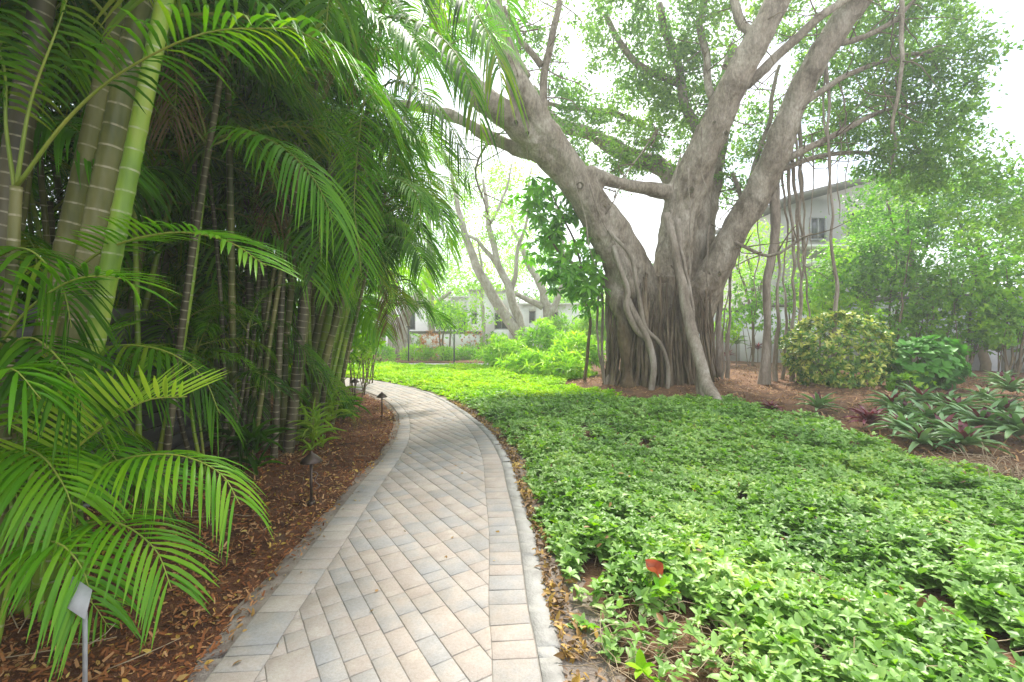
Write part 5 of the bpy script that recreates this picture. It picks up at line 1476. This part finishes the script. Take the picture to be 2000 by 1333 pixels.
# ------------------------------------------------------------------ buildings and walls
def wall_with_openings(mb, x0, x1, z0, z1, y, th, ops):
    """front wall in the XZ plane with rectangular openings (butted blocks)"""
    xs = sorted({x0, x1} | {a for o_ in ops for a in o_[:2]})
    for a, b in zip(xs[:-1], xs[1:]):
        m_ = (a + b) / 2
        zs = z0
        for o_ in sorted([o_ for o_ in ops if o_[0] < m_ < o_[1]], key=lambda q: q[2]):
            if o_[2] > zs: mb.box((m_, y, (zs + o_[2]) / 2), (b - a, th, o_[2] - zs))
            zs = o_[3]
        if z1 > zs: mb.box((m_, y, (zs + z1) / 2), (b - a, th, z1 - zs))


def window(h, x0, x1, z0, z1, y, bars=1, slats=0):
    off = np.array(h.location)
    mb = MB(); t = .06
    cx, cz, w_, hh = (x0 + x1) / 2, (z0 + z1) / 2, x1 - x0, z1 - z0
    for c, s_ in (((cx, y, z0 + t / 2), (w_, .08, t)), ((cx, y, z1 - t / 2), (w_, .08, t)), ((x0 + t / 2, y, cz), (t, .08, hh - 2 * t)), ((x1 - t / 2, y, cz), (t, .08, hh - 2 * t))):
        mb.box(np.array(c) - off, s_)
    for k in range(1, bars + 1):
        mb.box(np.array((x0 + w_ * k / (bars + 1), y, cz)) - off, (.05, .06, hh - 2 * t))
    wo = ob('window', mb.mesh('window', M['frame']), h)
    mb = MB(); mb.box(np.array((cx, y + .03, cz)) - off, (w_ - .02, .015, hh - .02))
    ob('pane', mb.mesh('pane', M['glass']), wo)


def wx(px, d): return (px - 1000) * d / FPX
def wz(py, d): return EYE + (HOR - py) * d / FPX


hd = 28.0
hs = thing('white_house', 'low white stucco house with dark windows beyond the far bed', 'house', (wx(900, hd), hd, 0))
ho = np.array(hs.location)
for (a, b, top, dy, ops) in [(735, 915, 582, 1.2, [(895, 913, 610, 650), (748, 770, 612, 640), (788, 812, 610, 645)]), (915, 1000, 568, 0, [(921, 932, 612, 634), (966, 994, 612, 644)]), (1000, 1130, 596, .6, [(1033, 1046, 608, 632), (1062, 1090, 610, 640)])]:
    y = hd + dy
    mb = MB()
    x0, x1 = wx(a, y), wx(b, y)
    o_w = [(wx(p, y), wx(q, y), wz(s_, y), wz(r_, y)) for p, q, r_, s_ in ops]
    wall_with_openings(mb, x0 - ho[0], x1 - ho[0], -.1, wz(top, y), y - ho[1], .25, [(p - ho[0], q - ho[0], r_, s_) for p, q, r_, s_ in o_w])
    mb.box((x0 + .125 - ho[0], y - ho[1] + 2.64, wz(top, y) / 2), (.25, 5, wz(top, y)))
    mb.box((x1 - .125 - ho[0], y - ho[1] + 2.64, wz(top, y) / 2), (.25, 5, wz(top, y)))
    ob('wall', mb.mesh('wall', M['stucco']), hs)
    mb = MB(); mb.box(((x0 + x1) / 2 - ho[0], y - ho[1] + 2.4, wz(top, y) + .05), (x1 - x0 + .1, 5.4, .1))
    ob('roof', mb.mesh('roof', M['stucco']), hs)
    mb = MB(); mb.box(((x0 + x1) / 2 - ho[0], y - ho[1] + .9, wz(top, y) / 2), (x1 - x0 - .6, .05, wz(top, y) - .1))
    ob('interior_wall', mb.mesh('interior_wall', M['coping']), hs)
    for p, q, r_, s_ in o_w: window(hs, p, q, r_, s_, y + .02, 1 if q - p > .5 else 0)
lw = thing('low_wall', 'low white garden wall with dark coping before the far house', 'wall', (wx(870, 25.5), 25.5, 0))
mb = MB(); a, b = wx(805, 25.5), wx(940, 25.5); mb.box((0, 0, wz(652, 25.5) / 2 - .05), (b - a, .3, wz(652, 25.5) + .1)); ob('wall', mb.mesh('wall', M['stucco']), lw)
mb = MB(); mb.box((0, 0, wz(652, 25.5) + .07), (b - a + .12, .4, .14)); ob('coping', mb.mesh('coping', M['coping']), lw)

# right garden wall, runs away from near right to behind the banyan
rw = thing('garden_wall', 'long pale grey rendered wall with dark coping behind the right shrubs', 'wall', (10, 14, 0))
WP = [(20.0, 11.2), (15.9, 15.0), (12.9, 17.5), (9.7, 19.6), (6.6, 21.2)]
WT = [2.72, 2.70, 2.6, 2.45, 2.25]
for (a, ta), (b, tb) in zip(zip(WP[:-1], WT[:-1]), zip(WP[1:], WT[1:])):
    a, b = np.array(a), np.array(b); c = (a + b) / 2; l = np.linalg.norm(b - a); ang = math.atan2(b[1] - a[1], b[0] - a[0])
    t_ = (ta + tb) / 2 * .96
    for nm, hz, sz, mt in (('panel', t_ / 2 - .05, (l - .01, .22, t_ + .1), 'wallpaint'), ('coping', t_ + .09, (l - .004, .34, .17), 'coping')):
        mb = MB(); mb.box((0, 0, 0), sz)
        o = ob(nm, mb.mesh(nm, M[mt]), rw, (c[0] - 10, c[1] - 14, hz)); o.rotation_euler = (0, 0, ang)

# grey house above the wall
gd = 21.0
gh = thing('grey_house', 'grey stucco house with sloping roof edge above the right wall', 'house', (wx(1620, gd), gd, 0))
go_ = np.array(gh.location)
x0, x1 = wx(1545, gd), wx(1790, gd)
zl, zr = wz(400, gd), wz(330, gd)
V = np.array([(x0, gd, 0), (x1, gd, 0), (x1, gd, zr), (x0, gd, zl), (x0, gd + 7, 0), (x1, gd + 7, 0), (x1, gd + 7, zr), (x0, gd + 7, zl)]) - go_
ob('wall', mk('wall', V, np.array([(0, 1, 2, 3), (5, 4, 7, 6), (4, 0, 3, 7), (1, 5, 6, 2), (3, 2, 6, 7)]), M['stucco_grey']), gh)
V = np.array([(x0 - .5, gd - .6, zl + .02), (x1 + .3, gd - .6, zr + .06), (x1 + .3, gd + 7.3, zr + .06), (x0 - .5, gd + 7.3, zl + .02)]) - go_
V = np.concatenate([V, V + (0, 0, .22)])
ob('roof', mk('roof', V, np.array([(0, 3, 2, 1), (4, 5, 6, 7), (0, 1, 5, 4), (1, 2, 6, 5), (2, 3, 7, 6), (3, 0, 4, 7)]), M['coping']), gh)
for a, b, t_, u_ in ((1580, 1612, 425, 470), (1655, 1700, 415, 470)):
    window(gh, wx(a, gd), wx(b, gd), wz(u_, gd), wz(t_, gd), gd - .05, 1)
mb = MB(); mb.box((wx(1660, gd) - go_[0], -.35, wz(486, gd)), (wx(1790, gd) - wx(1550, gd), .7, .12)); ob('ledge', mb.mesh('ledge', M['stucco']), gh)
mb = MB(); mb.box((wx(1620, gd) - go_[0], -.78, wz(518, gd)), (3.2, .12, .28)); ob('ledge', mb.mesh('ledge', M['stucco']), gh)

# ------------------------------------------------------------------ lights, posts, sign
def path_light(px, pyb, label, hgt=.46):
    g = G(px, pyb)
    th = thing('path_light', label, 'path light', (g[0], g[1], 0), 'bronze path lights in the left bed')
    mb = MB(); add_tube(mb, [(0, 0, -.05), (0, 0, hgt - .05)], .0115, 10, .5); ob('stake', mb.mesh('stake', M['bronze'], smooth=True), th)
    prof = [(.095, hgt - .075), (.098, hgt - .072), (.062, hgt - .032), (.028, hgt - .004), (.012, hgt + .008), (.006, hgt + .022), (0.0005, hgt + .024)]
    inn = [(.0005, hgt - .012), (.06, hgt - .038), (.093, hgt - .073)]
    n = 24; V = []
    for r_, z in inn + prof:
        V += [(r_ * math.cos(i / n * 6.28318), r_ * math.sin(i / n * 6.28318), z) for i in range(n)]
    m_ = len(inn) + len(prof)
    Q = [(j * n + i, j * n + (i + 1) % n, (j + 1) * n + (i + 1) % n, (j + 1) * n + i) for j in range(m_ - 1) for i in range(n)]
    ob('hat', mk('hat', V, np.array(Q), M['bronze'], smooth=True), th)
    mb = MB(); add_tube(mb, [(0, 0, hgt - .085), (0, 0, hgt - .02)], .022, 12, .5); ob('socket', mb.mesh('socket', M['bronze'], smooth=True), th)
    mb = MB(); mb.box((0, 0, .012), (.05, .05, .03)); ob('base', mb.mesh('base', M['bronze']), th)
    return th


path_light(608, 986, 'nearer bronze path light with conical hat in the mulch')
path_light(746, 815, 'bronze path light at the tip of the mulch near the bend', .43)
path_light(693, 786, 'thin far path light beside the sapling at the bend', .5)
# the loose wire by the near lamp
g = G(608, 986)
mb = MB(); add_tube(mb, [(g[0] + .01, g[1], .30), (g[0] + .06, g[1], .28), (g[0] + .035, g[1] - .01, .22), (g[0] + .075, g[1], .17), (g[0] + .02, g[1], .13)], .0025, 5, .02)
tag(ob('wire', mb.mesh('wire', M['fence_edge'])), 'thin pale wire sticking out beside the nearer path light', 'wire')
for px, py, top, lab in ((798, 709, 640, 'thin dark post left of the orange croton'), (887, 712, 640, 'thin dark post right of the small round tree')):
    g = G(px, py); z = EYE + (HOR - top) * g[1] / FPX
    th = thing('garden_post', lab, 'post', tuple(g), 'thin posts by the far path')
    mb = MB(); add_tube(mb, [(0, 0, -.05), (0, 0, z)], .035, 8, .5); ob('pole', mb.mesh('pole', M['post'], smooth=True), th)
    mb = MB(); mb.box((0, 0, z + .03), (.16, .16, .07)); ob('head', mb.mesh('head', M['post']), th)

# plant label sign, tilted plate on a stake
sd_ = 1.95
c = [P(141, 1125, sd_ + .07), P(180, 1152, sd_ + .05), P(166, 1211, sd_ - .03), P(122, 1182, sd_ - .01)]
sg = thing('plant_sign', 'small blank grey plant marker plate on a stake in the lower left', 'sign', (P(160, 1210, sd_)[0], sd_, 0))
so = np.array(sg.location)
V = np.array(c) - so; nn_ = np.cross(V[1] - V[0], V[3] - V[0]); nn_ /= np.linalg.norm(nn_)
V = np.concatenate([V, V + nn_ * .004])
ob('plate', mk('plate', V, np.array([(0, 1, 2, 3), (7, 6, 5, 4), (0, 4, 5, 1), (1, 5, 6, 2), (2, 6, 7, 3), (3, 7, 4, 0)]), M['steel']), sg)
mb = MB(); pt = P(161, 1200, sd_) - so; mb.box((pt[0], .012, pt[2] / 2 - .02), (.018, .006, pt[2] + .04)); ob('stake', mb.mesh('stake', M['steel']), sg)

# a few sticks on the mulch
mb = MB()
for k in range(46):
    x, y = rng.uniform(-3.6, -1.5), rng.uniform(1.8, 6)
    if path_w(x, y)[0] < PW + .1: continue
    a = rng.uniform(0, 6.28); l = rng.uniform(.08, .35)
    p0 = np.array((x, y, mulch_h(x, y) + .012)); p2 = p0 + (math.cos(a) * l, math.sin(a) * l, rng.uniform(0, .03))
    add_tube(mb, [p0, (p0 + p2) / 2 + rng.normal(0, .02, 3) * (1, 1, .2), p2], [.003, .003, .0015], 4, .06)
tag(ob('dry_twigs', mb.mesh('dry_twigs', M['dry'])), 'thin dry twigs lying on the left mulch', kind='stuff')

# ------------------------------------------------------------------ haze
HZ = 0.0038
mb = MB(); mb.box((0, 32, 8.5), (134, 110, 19))
m, N, K = new_mat('haze_air')
o_ = N.new('ShaderNodeOutputMaterial'); v_ = N.new('ShaderNodeVolumePrincipled')
v_.inputs['Color'].default_value = (.97, .985, 1, 1); v_.inputs['Density'].default_value = HZ; v_.inputs['Anisotropy'].default_value = .35
K(v_.outputs[0], o_.inputs['Volume'])
tag(ob('haze', mb.mesh('haze', m)), 'thin bright haze in the garden air', kind='stuff')
